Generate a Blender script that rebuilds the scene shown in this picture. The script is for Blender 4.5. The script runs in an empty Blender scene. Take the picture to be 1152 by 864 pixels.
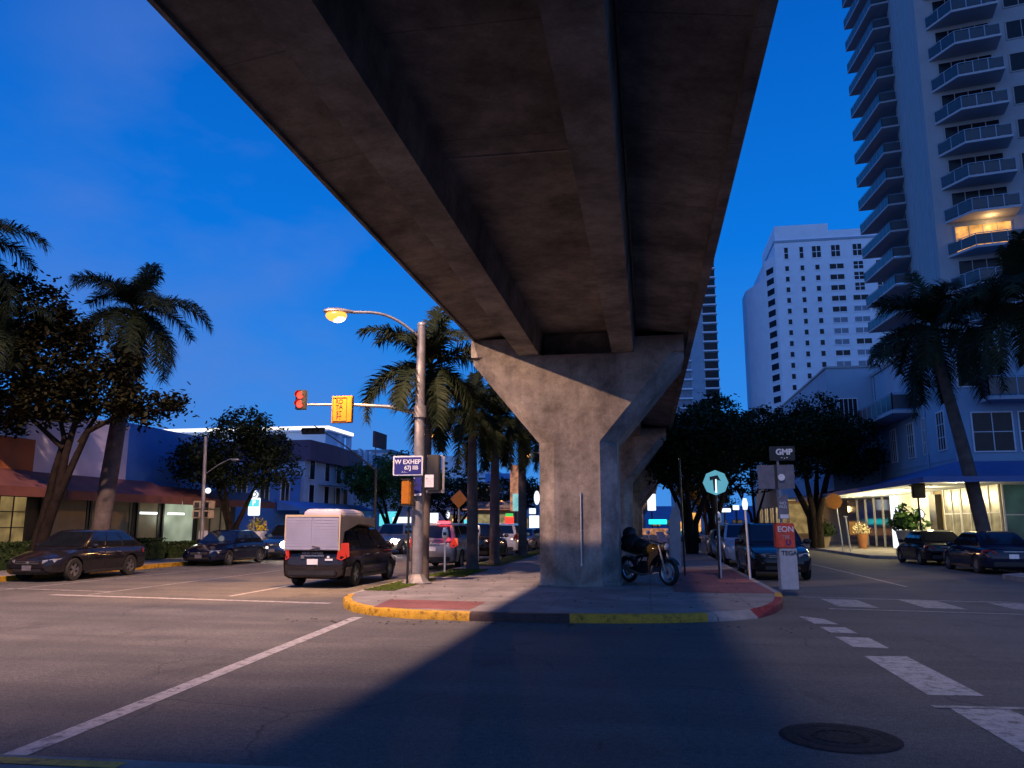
import bpy, bmesh, math, random
from mathutils import Vector, Matrix
random.seed(7)
PI = math.pi
R = math.radians
SC = bpy.context.scene
COL = SC.collection

# ------------------------------------------------------------------ camera geometry
FPX = 890.0; PITCH = math.atan(158 / FPX); YAW = R(9.61); CH = 1.7
def ray(px, py):
    x = (px - 576) / FPX; y = (432 - py) / FPX
    f = math.cos(PITCH) - y * math.sin(PITCH); z = math.sin(PITCH) + y * math.cos(PITCH)
    c, s = math.cos(YAW), math.sin(YAW)
    return (x * c - f * s, x * s + f * c, z)
def GZ(px, py, z=0):
    d = ray(px, py); t = (z - CH) / d[2]; return Vector((d[0] * t, d[1] * t, z))
def GY(px, py, Y):
    d = ray(px, py); t = Y / d[1]; return Vector((d[0] * t, Y, CH + d[2] * t))
def GX(px, py, X):
    d = ray(px, py); t = X / d[0]; return Vector((X, d[1] * t, CH + d[2] * t))

cam = bpy.data.cameras.new('camera'); camo = bpy.data.objects.new('camera', cam); COL.objects.link(camo)
cam.sensor_width = 36; cam.lens = FPX / 1152 * 36; cam.clip_end = 5000; cam.clip_start = 0.05
camo.location = (0, 0, CH); camo.rotation_euler = (PI / 2 + PITCH, 0, YAW)
SC.camera = camo

# ------------------------------------------------------------------ materials
def newmat(name):
    m = bpy.data.materials.new(name); m.use_nodes = True
    nt = m.node_tree; b = nt.nodes['Principled BSDF']
    return m, nt, b
def N(nt, t, **kw):
    n = nt.nodes.new(t)
    for k, v in kw.items():
        if k in n.inputs.keys(): n.inputs[k].default_value = v
        else: setattr(n, k, v)
    return n
def L(nt, a, b): nt.links.new(a, b)
def rgba(c): return (c[0], c[1], c[2], 1)
def mix(nt, fac, a, b, mode='MIX'):
    n = nt.nodes.new('ShaderNodeMix'); n.data_type = 'RGBA'; n.blend_type = mode
    for s, v in ((0, fac), (6, a), (7, b)):
        if hasattr(v, 'is_linked') or hasattr(v, 'links'): L(nt, v, n.inputs[s])
        elif s == 0: n.inputs[0].default_value = v
        else: n.inputs[s].default_value = rgba(v)
    return n.outputs[2]
def ramp(nt, v, stops):
    n = nt.nodes.new('ShaderNodeValToRGB'); cr = n.color_ramp
    while len(cr.elements) < len(stops): cr.elements.new(0.5)
    for e, (p, c) in zip(cr.elements, stops):
        e.position = p; e.color = rgba(c) if hasattr(c, '__len__') else (c, c, c, 1)
    L(nt, v, n.inputs[0]); return n.outputs[0]
def coords(nt, scale=(1, 1, 1), obj=True):
    tc = nt.nodes.new('ShaderNodeTexCoord'); mp = nt.nodes.new('ShaderNodeMapping')
    L(nt, tc.outputs['Object' if obj else 'Generated'], mp.inputs[0]); mp.inputs['Scale'].default_value = scale
    return mp.outputs[0]
def noise(nt, vec, scale, detail=5, rough=.55):
    n = N(nt, 'ShaderNodeTexNoise', Scale=scale, Detail=detail, Roughness=rough)
    L(nt, vec, n.inputs['Vector']); return n.outputs['Fac']
def bump(nt, b, h, strength=.3, dist=.02):
    n = N(nt, 'ShaderNodeBump', Strength=strength, Distance=dist); L(nt, h, n.inputs['Height']); L(nt, n.outputs[0], b.inputs['Normal'])
def mat(name, col, rough=.6, metal=0, var=.25, scale=6, bmp=0, coat=0, spec=.5):
    m, nt, b = newmat(name)
    b.inputs['Roughness'].default_value = rough; b.inputs['Metallic'].default_value = metal
    b.inputs['Coat Weight'].default_value = coat; b.inputs['Specular IOR Level'].default_value = spec
    v = coords(nt); f = noise(nt, v, scale)
    r = ramp(nt, f, [(.3, tuple(c * (1 - var) for c in col)), (.7, tuple(min(1, c * (1 + var)) for c in col))])
    L(nt, r, b.inputs['Base Color'])
    if bmp: bump(nt, b, noise(nt, v, scale * 8), bmp, .01)
    return m
def emit(name, col, strength, base=(.02, .02, .02), detail=None):
    m, nt, b = newmat(name)
    b.inputs['Base Color'].default_value = rgba(base); b.inputs['Roughness'].default_value = .3
    b.inputs['Emission Color'].default_value = rgba(col); b.inputs['Emission Strength'].default_value = strength
    if detail:
        v = coords(nt); f = noise(nt, v, detail, 2)
        c = ramp(nt, f, [(.35, tuple(x * .35 for x in col)), (.65, col)])
        L(nt, c, b.inputs['Emission Color'])
    return m

def asphalt():
    m, nt, b = newmat('asphalt')
    v = coords(nt); big = noise(nt, v, .22, 4, .6); mid = noise(nt, v, 1.3, 5, .6); fine = noise(nt, v, 70, 4, .8)
    st = noise(nt, coords(nt, (.09, 1.1, 1)), 1.0, 4, .6)       # tyre-track streaks across the junction
    c = ramp(nt, big, [(.3, (.080, .078, .078)), (.7, (.112, .108, .106))])
    c = mix(nt, .32, c, ramp(nt, st, [(.40, (.50, .50, .52)), (.56, (1.1, 1.08, 1.06))]), 'MULTIPLY')
    c = mix(nt, .6, c, ramp(nt, mid, [(.35, (.75, .75, .75)), (.65, (1.15, 1.15, 1.15))]), 'MULTIPLY')
    c = mix(nt, .8, c, ramp(nt, fine, [(.36, (.35, .35, .35)), (.5, (1, 1, 1)), (.64, (2.3, 2.2, 2.1))]), 'MULTIPLY')
    gr = noise(nt, v, 16, 5, .8); c = mix(nt, .75, c, ramp(nt, gr, [(.38, (.62, .62, .63)), (.5, (1, 1, 1)), (.62, (1.3, 1.28, 1.26))]), 'MULTIPLY')
    oil = ramp(nt, noise(nt, coords(nt, (1, .45, 1)), .8, 6, .7), [(.58, (1, 1, 1)), (.68, (.62, .62, .64))]); c = mix(nt, .8, c, oil, 'MULTIPLY')
    wv = N(nt, 'ShaderNodeVectorMath', operation='ADD')
    nz = N(nt, 'ShaderNodeTexNoise', Scale=.7, Detail=4); L(nt, v, nz.inputs['Vector']); L(nt, nz.outputs['Color'], wv.inputs[0]); L(nt, v, wv.inputs[1])
    vo = N(nt, 'ShaderNodeTexVoronoi', feature='DISTANCE_TO_EDGE', Scale=.31); L(nt, wv.outputs[0], vo.inputs['Vector'])
    crack = ramp(nt, vo.outputs['Distance'], [(0, (.5, .5, .5)), (.0022, (.55, .55, .55)), (.005, (1, 1, 1))])
    gate = ramp(nt, noise(nt, v, .35, 3), [(.46, 0.0), (.54, 1.0)])
    c = mix(nt, gate, c, mix(nt, 1, c, crack, 'MULTIPLY'))
    L(nt, c, b.inputs['Base Color'])
    L(nt, ramp(nt, mid, [(.3, .72), (.7, .9)]), b.inputs['Roughness'])
    b.inputs['Specular IOR Level'].default_value = .3
    bump(nt, b, fine, .6, .006)
    return m
def concrete(name, col, joint=None, streak=True, dark=.45, jw=.012):
    m, nt, b = newmat(name)
    v = coords(nt); a = noise(nt, v, .9, 7, .68); f = noise(nt, v, 22, 4, .7)
    c = ramp(nt, a, [(.34, tuple(x * dark for x in col)), (.5, col), (.66, tuple(min(1, x * 1.4) for x in col))])
    if streak:
        c = mix(nt, .8, c, ramp(nt, noise(nt, v, .38, 6, .75), [(.38, (.62, .60, .58)), (.5, (1, 1, 1)), (.62, (1.25, 1.24, 1.22))]), 'MULTIPLY')
        c = mix(nt, .6, c, ramp(nt, noise(nt, v, 4.5, 6, .8), [(.40, (.7, .68, .66)), (.52, (1, 1, 1))]), 'MULTIPLY')
    if streak:
        s = noise(nt, coords(nt, (1.6, 1.6, .16)), 1.6, 5, .7)
        c = mix(nt, .38, c, ramp(nt, s, [(.33, (.45, .43, .42)), (.55, (1, 1, 1)), (.75, (1.25, 1.22, 1.2))]), 'MULTIPLY')
    c = mix(nt, .5, c, ramp(nt, f, [(.3, (.7, .7, .7)), (.7, (1.2, 1.2, 1.2))]), 'MULTIPLY')
    if joint:
        tc = nt.nodes.new('ShaderNodeTexCoord'); sp = nt.nodes.new('ShaderNodeSeparateXYZ'); L(nt, tc.outputs['Object'], sp.inputs[0])
        for ax, per in joint:
            d = N(nt, 'ShaderNodeMath', operation='DIVIDE'); L(nt, sp.outputs[ax], d.inputs[0]); d.inputs[1].default_value = per
            fr = N(nt, 'ShaderNodeMath', operation='FRACT'); L(nt, d.outputs[0], fr.inputs[0])
            k = jw / per
            c = mix(nt, 1, c, ramp(nt, fr.outputs[0], [(0, (.5, .5, .5)), (k, (.5, .5, .5)), (k * 1.6, (1, 1, 1))]), 'MULTIPLY')
    L(nt, c, b.inputs['Base Color']); b.inputs['Roughness'].default_value = .85
    bump(nt, b, f, .4, .01)
    return m
def paint(name, col, wear=.5):
    m, nt, b = newmat(name); v = coords(nt)
    w = ramp(nt, noise(nt, v, 7, 9, .8), [(.36 + .06 * wear, (.28, .26, .25)), (.40 + .10 * wear, (.75, .75, .75)), (.62, (1, 1, 1))])
    c = mix(nt, 1, col, w, 'MULTIPLY')
    c = mix(nt, .6, c, ramp(nt, noise(nt, v, 60, 3), [(.3, (.6, .6, .6)), (.7, (1.1, 1.1, 1.1))]), 'MULTIPLY')
    L(nt, c, b.inputs['Base Color']); b.inputs['Roughness'].default_value = .65
    return m
def leafmat(name, a, b_, rough=.65):
    m, nt, b = newmat(name); v = coords(nt)
    L(nt, ramp(nt, noise(nt, v, 1.6, 4), [(.3, a), (.7, b_)]), b.inputs['Base Color'])
    b.inputs['Roughness'].default_value = rough; b.inputs['Specular IOR Level'].default_value = .12
    return m

M = {}
M['asphalt'] = asphalt()
M['walk'] = concrete('sidewalk_concrete', (.21, .19, .18), joint=[(0, 1.9), (1, 1.9)], streak=False, dark=.7)
M['walkplain'] = concrete('plain_paving', (.20, .18, .17), joint=[(0, 1.5), (1, 1.5)], streak=False, dark=.7)
M['brick'] = concrete('red_paving', (.20, .075, .07), joint=[(0, .6), (1, .3)], streak=False, dark=.7, jw=.01)
M['pier'] = concrete('pier_concrete', (.31, .285, .26), dark=.5)
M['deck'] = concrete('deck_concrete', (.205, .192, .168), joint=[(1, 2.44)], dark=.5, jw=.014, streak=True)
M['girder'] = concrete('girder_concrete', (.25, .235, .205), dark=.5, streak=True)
M['white_paint'] = paint('road_paint', (.44, .42, .42), .8)
M['white_worn'] = paint('worn_road_paint', (.36, .34, .34), .9)
M['yellow_paint'] = paint('kerb_yellow', (.70, .38, .02), .7)
M['red_paint'] = paint('kerb_red', (.28, .03, .02), .7)
M['dark_paint'] = paint('kerb_dark', (.06, .03, .03), .6)
M['kerb'] = concrete('kerb_concrete', (.27, .25, .24), joint=[(1, 3.0)], streak=False, dark=.7)
M['manhole'] = mat('cast_iron', (.03, .028, .03), .8, 0, .5, 20, .4, spec=.1)
M['steel'] = mat('galvanised_steel', (.30, .28, .27), .5, .5, .25, 5, .1)
M['lightsteel'] = mat('pale_metal', (.6, .6, .62), .35, .6, .1, 5)
M['darksteel'] = mat('dark_metal', (.03, .03, .035), .45, .4, .3, 8)
M['black'] = mat('black_housing', (.012, .012, .013), .5, 0, .3, 8)
M['rubber'] = mat('tyre_rubber', (.012, .012, .012), .8, 0, .3, 20)
M['chrome'] = mat('wheel_alloy', (.45, .45, .47), .28, .9, .15, 8)
M['glass'] = mat('tinted_glass', (.008, .010, .014), .06, 0, .2, 3, spec=.8)
M['towerglass'] = mat('window_glass', (.010, .014, .022), .2, 0, .4, 2, spec=.25)
M['paleglass'] = mat('pale_window_glass', (.10, .17, .26), .2, 0, .3, 1.5, spec=.7)
M['yellow_box'] = mat('signal_yellow', (.40, .135, .003), .45, 0, .12, 9)
M['bluesign'] = mat('sign_blue', (.022, .025, .19), .4, 0, .1, 6)
M['white'] = mat('white_enamel', (.72, .72, .75), .45, 0, .08, 6)
M['greysign'] = mat('sign_back_grey', (.16, .15, .18), .5, .3, .2, 6)
M['orange_red'] = mat('box_orange_red', (.62, .07, .03), .5, 0, .2, 12)
M['boxgrey'] = mat('cabinet_grey', (.42, .41, .44), .5, .1, .12, 7)
M['whitewall'] = mat('white_stucco', (.31, .34, .37), .8, 0, .08, .6, .05)
M['tallwhite'] = mat('white_render', (.76, .85, .95), .8, 0, .06, .3)
M['mauvewall'] = mat('mauve_stucco', (.76, .66, .74), .85, 0, .14, .8, .1)
M['bluewall'] = mat('blue_stucco', (.10, .27, .62), .85, 0, .12, .6, .1)
M['palewall'] = mat('pale_white_blue_stucco', (.50, .56, .66), .85, 0, .1, .5, .1)
M['skybluewall'] = mat('pale_blue_stucco', (.28, .40, .52), .85, 0, .1, .5, .1)
M['orangewall'] = mat('orange_stucco', (.42, .13, .04), .85, 0, .18, 1.0, .1)
M['awning'] = mat('red_brown_awning', (.16, .055, .04), .7, 0, .3, 1.2, .1)
M['blueroof'] = mat('blue_metal_roof', (.09, .15, .36), .5, .2, .15, 2)
M['blind'] = mat('tan_blind', (.30, .24, .16), .8, 0, .18, 1.5)
M['darkframe'] = mat('dark_frame', (.02, .017, .015), .5, 0, .3, 5)
M['tan'] = mat('tan_stucco', (.36, .28, .18), .85, 0, .15, .8, .1)
M['purple'] = mat('plum_fascia', (.13, .07, .11), .7, 0, .15, 1)
M['bark'] = mat('bark', (.022, .016, .013), .9, 0, .4, 5, .6, spec=.05)
M['palmtrunk'] = mat('palm_trunk', (.12, .095, .085), .85, 0, .3, 3, .4, spec=.1)
M['crownshaft'] = mat('palm_crownshaft', (.05, .07, .02), .5, 0, .25, 3)
M['palmleaf'] = leafmat('palm_leaf', (.010, .018, .008), (.026, .034, .014))
M['leaf'] = leafmat('tree_leaf', (.010, .018, .007), (.028, .040, .014))
M['almond'] = leafmat('broad_leaf', (.008, .010, .004), (.028, .024, .007))
M['greenleaf'] = leafmat('bright_leaf', (.03, .09, .02), (.09, .16, .04))
M['hedge'] = leafmat('hedge_leaf', (.015, .035, .01), (.04, .06, .02))
M['grass'] = leafmat('grass_blades', (.07, .11, .02), (.12, .15, .03), .7)
M['soil'] = mat('soil', (.07, .065, .03), .9, 0, .3, 5, .4)
M['lamp'] = emit('sodium_lens', (1, .36, .05), 2.0)
M['hot'] = emit('sodium_arc_core', (1, .75, .35), 14)
M['lampcore'] = emit('sodium_lens_far', (1, .45, .12), 5)
M['headlight'] = emit('headlight_lens', (1, .88, .68), 30)
M['redlight'] = emit('red_signal_lens', (1, .035, .02), 4.2)
M['tail_lit'] = emit('lit_tail_lamp', (1, .05, .03), .6, (.06, .004, .004))
M['tail'] = mat('tail_lamp_red', (.22, .012, .015), .2, 0, .2, 6)
M['amber'] = mat('amber_lens', (.7, .2, .03), .2, 0, .15, 6)
M['lens'] = mat('clear_lamp_lens', (.3, .32, .36), .12, .3, .2, 8, spec=.8)
M['neon'] = emit('neon_white', (1, .93, .9), 1.6)
M['tealsign'] = emit('teal_light_box', (.12, .75, .85), 1.0)
M['whitesign'] = emit('white_light_box', (.85, .92, 1), 1.3)
M['warmwin'] = emit('warm_lit_window', (1, .45, .10), 1.3, detail=1.2)
M['yellowwin'] = emit('yellow_lit_window', (.85, .58, .22), .32, detail=1.4)
M['creamwin'] = emit('cream_lit_interior', (.66, .52, .24), .5, detail=1.6)
M['paleinterior'] = emit('pale_lit_interior', (.50, .58, .42), .8, detail=.5)
M['interior_dim'] = emit('far_dim_interior', (.25, .12, .05), .3, detail=.4)
M['yellowglow'] = emit('warm_glow', (1, .62, .28), 1.6)
M['orangeglow'] = emit('orange_glow', (1, .3, .06), 1.2)
M['tube'] = emit('fluorescent_tube', (.95, 1, 1), 2.2)
M['dimwin'] = emit('dim_interior', (.30, .22, .12), .28, detail=.6)
M['redsign'] = emit('red_light_box', (1, .05, .03), 1.4)
M['greensign'] = emit('green_light_box', (.1, .8, .15), .8)
M['cyan'] = emit('cyan_light_strip', (.02, .8, .85), 1.5)
M['tancase'] = emit('orange_lit_panel', (.9, .38, .2), .6, detail=2)

# ------------------------------------------------------------------ mesh builder
class MB:
    def __init__(s): s.v = []; s.f = []; s.m = []; s.T = None
    def add(s, vs, fs, mi=0):
        b = len(s.v)
        if s.T is not None: vs = [s.T @ Vector(p) for p in vs]
        s.v += [tuple(p) for p in vs]; s.f += [tuple(b + i for i in f) for f in fs]; s.m += [mi] * len(fs); return s
    def box(s, x0, x1, y0, y1, z0, z1, mi=0):
        vs = [(x, y, z) for z in (z0, z1) for y in (y0, y1) for x in (x0, x1)]
        return s.add(vs, [(0, 2, 3, 1), (4, 5, 7, 6), (0, 1, 5, 4), (1, 3, 7, 5), (3, 2, 6, 7), (2, 0, 4, 6)], mi)
    def cbox(s, c, d, mi=0, rot=None):
        h = [x / 2 for x in d]
        vs = [Vector((x * h[0], y * h[1], z * h[2])) for z in (-1, 1) for y in (-1, 1) for x in (-1, 1)]
        if rot is not None: vs = [rot @ v for v in vs]
        vs = [v + Vector(c) for v in vs]
        return s.add(vs, [(0, 2, 3, 1), (4, 5, 7, 6), (0, 1, 5, 4), (1, 3, 7, 5), (3, 2, 6, 7), (2, 0, 4, 6)], mi)
    def prism(s, poly, z0, z1, mi=0, axis='z'):
        def P(a, b, c): return {'z': (a, b, c), 'y': (a, c, b), 'x': (c, a, b)}[axis]
        n = len(poly)
        vs = [P(a, b, z0) for a, b in poly] + [P(a, b, z1) for a, b in poly]
        fs = [tuple(range(n))[::-1], tuple(range(n, 2 * n))] + [(i, (i + 1) % n, n + (i + 1) % n, n + i) for i in range(n)]
        return s.add(vs, fs, mi)
    def loft(s, rings, mi=0, cap=True, closed=True):
        n = len(rings[0]); vs = [p for r in rings for p in r]; fs = []
        for k in range(len(rings) - 1):
            for i in range(n if closed else n - 1):
                j = (i + 1) % n; fs.append((k * n + i, k * n + j, (k + 1) * n + j, (k + 1) * n + i))
        if cap: fs += [tuple(range(n))[::-1], tuple((len(rings) - 1) * n + i for i in range(n))]
        return s.add(vs, fs, mi)
    def tube(s, pts, rad, n=10, mi=0):
        pts = [Vector(p) for p in pts]
        if not hasattr(rad, '__len__'): rad = [rad] * len(pts)
        rings = []
        up = None
        for i, p in enumerate(pts):
            d = (pts[min(i + 1, len(pts) - 1)] - pts[max(i - 1, 0)]).normalized()
            if up is None:
                up = Vector((0, 0, 1)) if abs(d.z) < .9 else Vector((1, 0, 0))
            a = d.cross(up)
            if a.length < 1e-4: a = d.cross(Vector((0, 1, 0)))
            a.normalize(); b = d.cross(a).normalized(); up = -b if (-b).dot(up) > 0 else b
            rings.append([p + (a * math.cos(t) + b * math.sin(t)) * rad[i] for t in (2 * PI * k / n for k in range(n))])
        return s.loft(rings, mi)
    def lathe(s, prof, n=20, mi=0, axis='z', c=(0, 0, 0)):
        rings = []
        for k in range(n):
            t = 2 * PI * k / n
            for_ = []
            for r, h in prof:
                a, b = r * math.cos(t), r * math.sin(t)
                p = {'z': (a, b, h), 'x': (h, a, b), 'y': (a, h, b)}[axis]
                for_.append((p[0] + c[0], p[1] + c[1], p[2] + c[2]))
            rings.append(for_)
        m = len(prof); vs = [p for r in rings for p in r]; fs = []
        for k in range(n):
            for i in range(m - 1):
                k2 = (k + 1) % n; fs.append((k * m + i, k2 * m + i, k2 * m + i + 1, k * m + i + 1))
        return s.add(vs, fs, mi)
    def ball(s, c, r, mi=0, n=12, m=8):
        if not hasattr(r, '__len__'): r = (r, r, r)
        vs = []; fs = []
        for j in range(m + 1):
            ph = PI * j / m
            for i in range(n):
                t = 2 * PI * i / n
                vs.append((c[0] + r[0] * math.sin(ph) * math.cos(t), c[1] + r[1] * math.sin(ph) * math.sin(t), c[2] + r[2] * math.cos(ph)))
        for j in range(m):
            for i in range(n):
                k = (i + 1) % n; fs.append((j * n + i, (j + 1) * n + i, (j + 1) * n + k, j * n + k))
        return s.add(vs, fs, mi)
    def quad(s, a, b, c, d, mi=0): return s.add([a, b, c, d], [(0, 1, 2, 3)], mi)
    def slab4(s, a, b, c, d, th, mi=0):
        a, b, c, d = map(Vector, (a, b, c, d)); n = (b - a).cross(d - a).normalized() * th
        return s.add([a, b, c, d, a + n, b + n, c + n, d + n], [(3, 2, 1, 0), (4, 5, 6, 7), (0, 1, 5, 4), (1, 2, 6, 5), (2, 3, 7, 6), (3, 0, 4, 7)], mi)
    def mesh(s, name, mats):
        me = bpy.data.meshes.new(name); me.from_pydata(s.v, [], s.f)
        for m in (mats if isinstance(mats, (list, tuple)) else [mats]): me.materials.append(M[m] if isinstance(m, str) else m)
        me.polygons.foreach_set('material_index', s.m); me.update()
        return me
    def build(s, name, mats, parent=None, smooth=None, world=False, bevel=0, fixn=True):
        me = s.mesh(name, mats)
        if fixn:
            bm = bmesh.new(); bm.from_mesh(me); bmesh.ops.recalc_face_normals(bm, faces=bm.faces)
            if bevel: bmesh.ops.bevel(bm, geom=bm.edges[:], offset=bevel, segments=2, affect='EDGES', clamp_overlap=True)
            bm.to_mesh(me); bm.free()
        if smooth is not None:
            me.polygons.foreach_set('use_smooth', [True] * len(me.polygons)); me.set_sharp_from_angle(angle=R(smooth))
        if world and parent is not None:
            me.transform(Matrix.Translation(-parent.location))
        o = bpy.data.objects.new(name, me); COL.objects.link(o)
        if parent is not None: o.parent = parent
        return o
def tag(o, label=None, cat=None, group=None, kind=None):
    if label: o['label'] = label
    if cat: o['category'] = cat
    if group: o['group'] = group
    if kind: o['kind'] = kind
    return o
def thing(name, label, cat, loc=(0, 0, 0), rz=0, group=None):
    o = bpy.data.objects.new(name, None); COL.objects.link(o); o.location = loc; o.rotation_euler = (0, 0, rz)
    o.empty_display_size = .2
    return tag(o, label, cat, group)
def struct(name, mb, m, **k): return tag(mb.build(name, m, **k), kind='structure')
def dup(o, parent=None, loc=None, rz=None, label=None):
    c = o.copy(); COL.objects.link(c)
    if parent is not None: c.parent = parent
    if loc is not None: c.location = loc
    if rz is not None: c.rotation_euler = (0, 0, rz)
    if label: c['label'] = label
    for ch in [x for x in o.children]: dup(ch, c)
    return c
def text(name, body, size, loc, m, parent, rot=(PI / 2, 0, 0), ext=.004, bold=0, sx=1, align='CENTER'):
    cu = bpy.data.curves.new(name, 'FONT'); cu.body = body; cu.size = size; cu.extrude = ext; cu.align_x = align; cu.align_y = 'CENTER'
    cu.offset = bold; cu.space_line = .9
    t = bpy.data.objects.new('tmp', cu); COL.objects.link(t)
    dg = bpy.context.evaluated_depsgraph_get(); dg.update()
    me = bpy.data.meshes.new_from_object(t.evaluated_get(dg)); bpy.data.objects.remove(t)
    me.name = name; me.materials.clear(); me.materials.append(M[m])
    o = bpy.data.objects.new(name, me); COL.objects.link(o); o.parent = parent; o.location = loc; o.rotation_euler = rot; o.scale = (sx, 1, 1)
    return o
def light(name, kind, loc, energy, col, parent=None, size=.1, target=None, spot=None, blend=.5):
    l = bpy.data.lights.new(name, kind); l.energy = energy; l.color = col
    if kind == 'SPOT': l.spot_size = R(spot); l.spot_blend = blend; l.shadow_soft_size = size
    elif kind == 'POINT': l.shadow_soft_size = size
    elif kind == 'AREA': l.size = size
    o = bpy.data.objects.new(name, l); COL.objects.link(o); o.location = loc
    if target is not None: o.rotation_euler = (Vector(target) - Vector(loc)).to_track_quat('-Z', 'Y').to_euler()
    if parent is not None:
        o.parent = parent; o.location = Vector(loc) - parent.location
    return o
SOD = (1, .50, .20)

# ------------------------------------------------------------------ sky
w = bpy.data.worlds.new('World'); SC.world = w; w.use_nodes = True
nt = w.node_tree; bg = nt.nodes['Background']
tc = nt.nodes.new('ShaderNodeTexCoord'); sp = nt.nodes.new('ShaderNodeSeparateXYZ'); L(nt, tc.outputs['Generated'], sp.inputs[0])
front = ramp(nt, sp.outputs['Z'], [(0, (.06, .26, .72)), (.12, (.03, .235, .74)), (.33, (.003, .165, .68)), (.62, (.001, .09, .47)), (1, (.001, .05, .31))])
back = ramp(nt, sp.outputs['Z'], [(0, (.36, .46, .80)), (.15, (.24, .41, .90)), (.45, (.075, .23, .70)), (1, (.004, .06, .34))])
az = N(nt, 'ShaderNodeMapRange'); az.inputs['From Min'].default_value = .05; az.inputs['From Max'].default_value = -.75
dotn = N(nt, 'ShaderNodeVectorMath', operation='DOT_PRODUCT'); L(nt, tc.outputs['Generated'], dotn.inputs[0]); dotn.inputs[1].default_value = (.35, .93, 0)
L(nt, dotn.outputs['Value'], az.inputs['Value'])
skyc = mix(nt, az.outputs[0], front, back)
mp = nt.nodes.new('ShaderNodeMapping'); L(nt, tc.outputs['Generated'], mp.inputs[0]); mp.inputs['Scale'].default_value = (1, 1, 2.2); mp.inputs['Location'].default_value = (.3, .1, .45)
cn = noise(nt, mp.outputs[0], 2.6, 6, .5)
cl = ramp(nt, cn, [(.38, 0.0), (.55, .5), (.72, .8)])
cdn = N(nt, 'ShaderNodeVectorMath', operation='DOT_PRODUCT'); L(nt, tc.outputs['Generated'], cdn.inputs[0]); _d = Vector(ray(330, 270)).normalized(); cdn.inputs[1].default_value = _d
_cg = ramp(nt, cdn.outputs['Value'], [(.93, 0.0), (.985, 1.0)])
_cm = N(nt, 'ShaderNodeMath', operation='MULTIPLY'); L(nt, cl, _cm.inputs[0]); L(nt, _cg, _cm.inputs[1]); cl = _cm.outputs[0]
skyc = mix(nt, cl, skyc, (.10, .20, .58))
L(nt, skyc, bg.inputs['Color']); bg.inputs['Strength'].default_value = 1.0

# ------------------------------------------------------------------ ground, roads, pavements
g = MB()
g.quad((-1500, -200, 0), (1500, -200, 0), (1500, 2500, 0), (-1500, 2500, 0)); struct('road', g, 'asphalt')
g = MB(); g.quad((-1500, 150, .004), (-40, 150, .004), (-40, 2500, .004), (-1500, 2500, .004)); struct('ground', g, 'soil')
H = .15
def arc(cx, cy, r, a0, a1, n=8): return [(cx + r * math.cos(R(a0 + (a1 - a0) * k / n)), cy + r * math.sin(R(a0 + (a1 - a0) * k / n))) for k in range(n + 1)]
# median outline, counter-clockwise starting at the far left
left = [(-6.9, 300), (-6.9, 60), (-6.95, 24), (-6.95, 20), (-6.75, 17.6)]
corner = [(-6.55, 16.8), (-6.2, 16.0), (-5.75, 15.35), (-5.2, 14.85), (-4.4, 14.5), (-3.2, 14.32)]
front_ = [(-2.2, 14.3), (-1.4, 14.32), (-.5, 14.42), (.3, 14.6), (1.0, 14.9)]
rampp = [(1.5, 15.2), (1.95, 15.6)]
right = [(2.35, 16.4), (2.65, 17.4), (2.85, 18.5), (3.0, 19.6), (3.0, 24), (3.0, 300)]
outline = left + corner + front_ + rampp + right
def inset(pts, d):
    out = []
    for i, p in enumerate(pts):
        a = Vector(pts[max(i - 1, 0)]); b = Vector(pts[min(i + 1, len(pts) - 1)]); t = (b - a).normalized()
        out.append((p[0] - t.y * d, p[1] + t.x * d))
    return out
KW = .17
ins = inset(outline, KW)
hts = [H] * len(outline)
g = MB()
g.add([(x, y, H - .002) for x, y in ins], [tuple(range(len(ins)))]); struct('median_pavement', g, 'walk')
def kerb_run(name, i0, i1, m):
    rings = []
    for i in range(i0, i1 + 1):
        a, b = outline[i], ins[i]
        h = .03 if outline[i] in rampp else H
        a2 = (a[0] * .88 + b[0] * .12, a[1] * .88 + b[1] * .12)
        rings.append([(a[0], a[1], -.02), (a[0], a[1], h - .03), (a2[0], a2[1], h), (b[0], b[1], H + .002), (b[0], b[1], -.02)])
    g = MB().loft(rings); return struct(name, g, m, smooth=50)
iy = len(left) - 1
kerb_run('kerb_left_side', 0, iy, 'kerb')
kerb_run('kerb_yellow_corner', iy, iy + 6, 'yellow_paint')
kerb_run('kerb_unpainted', iy + 6, iy + 8, 'dark_paint')
kerb_run('kerb_yellow_front', iy + 8, iy + 11, 'yellow_paint')
kerb_run('kerb_ramp', iy + 11, iy + 13, 'kerb')
kerb_run('kerb_red', iy + 13, iy + 16, 'red_paint')
kerb_run('kerb_yellow_tip', iy + 16, iy + 17, 'yellow_paint')
kerb_run('kerb_right_side', iy + 17, len(outline) - 1, 'kerb')
g = MB(); g.quad((.55, 19.3, H + .003), (2.82, 19.3, H + .003), (2.82, 29, H + .003), (.55, 29, H + .003)); struct('red_paving', g, 'brick')
g = MB(); g.quad((-5.2, 14.9, H + .003), (-3.3, 14.75, H + .003), (-3.3, 16.3, H + .003), (-5.4, 16.5, H + .003)); struct('red_paving_patch', g, 'brick')
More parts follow.
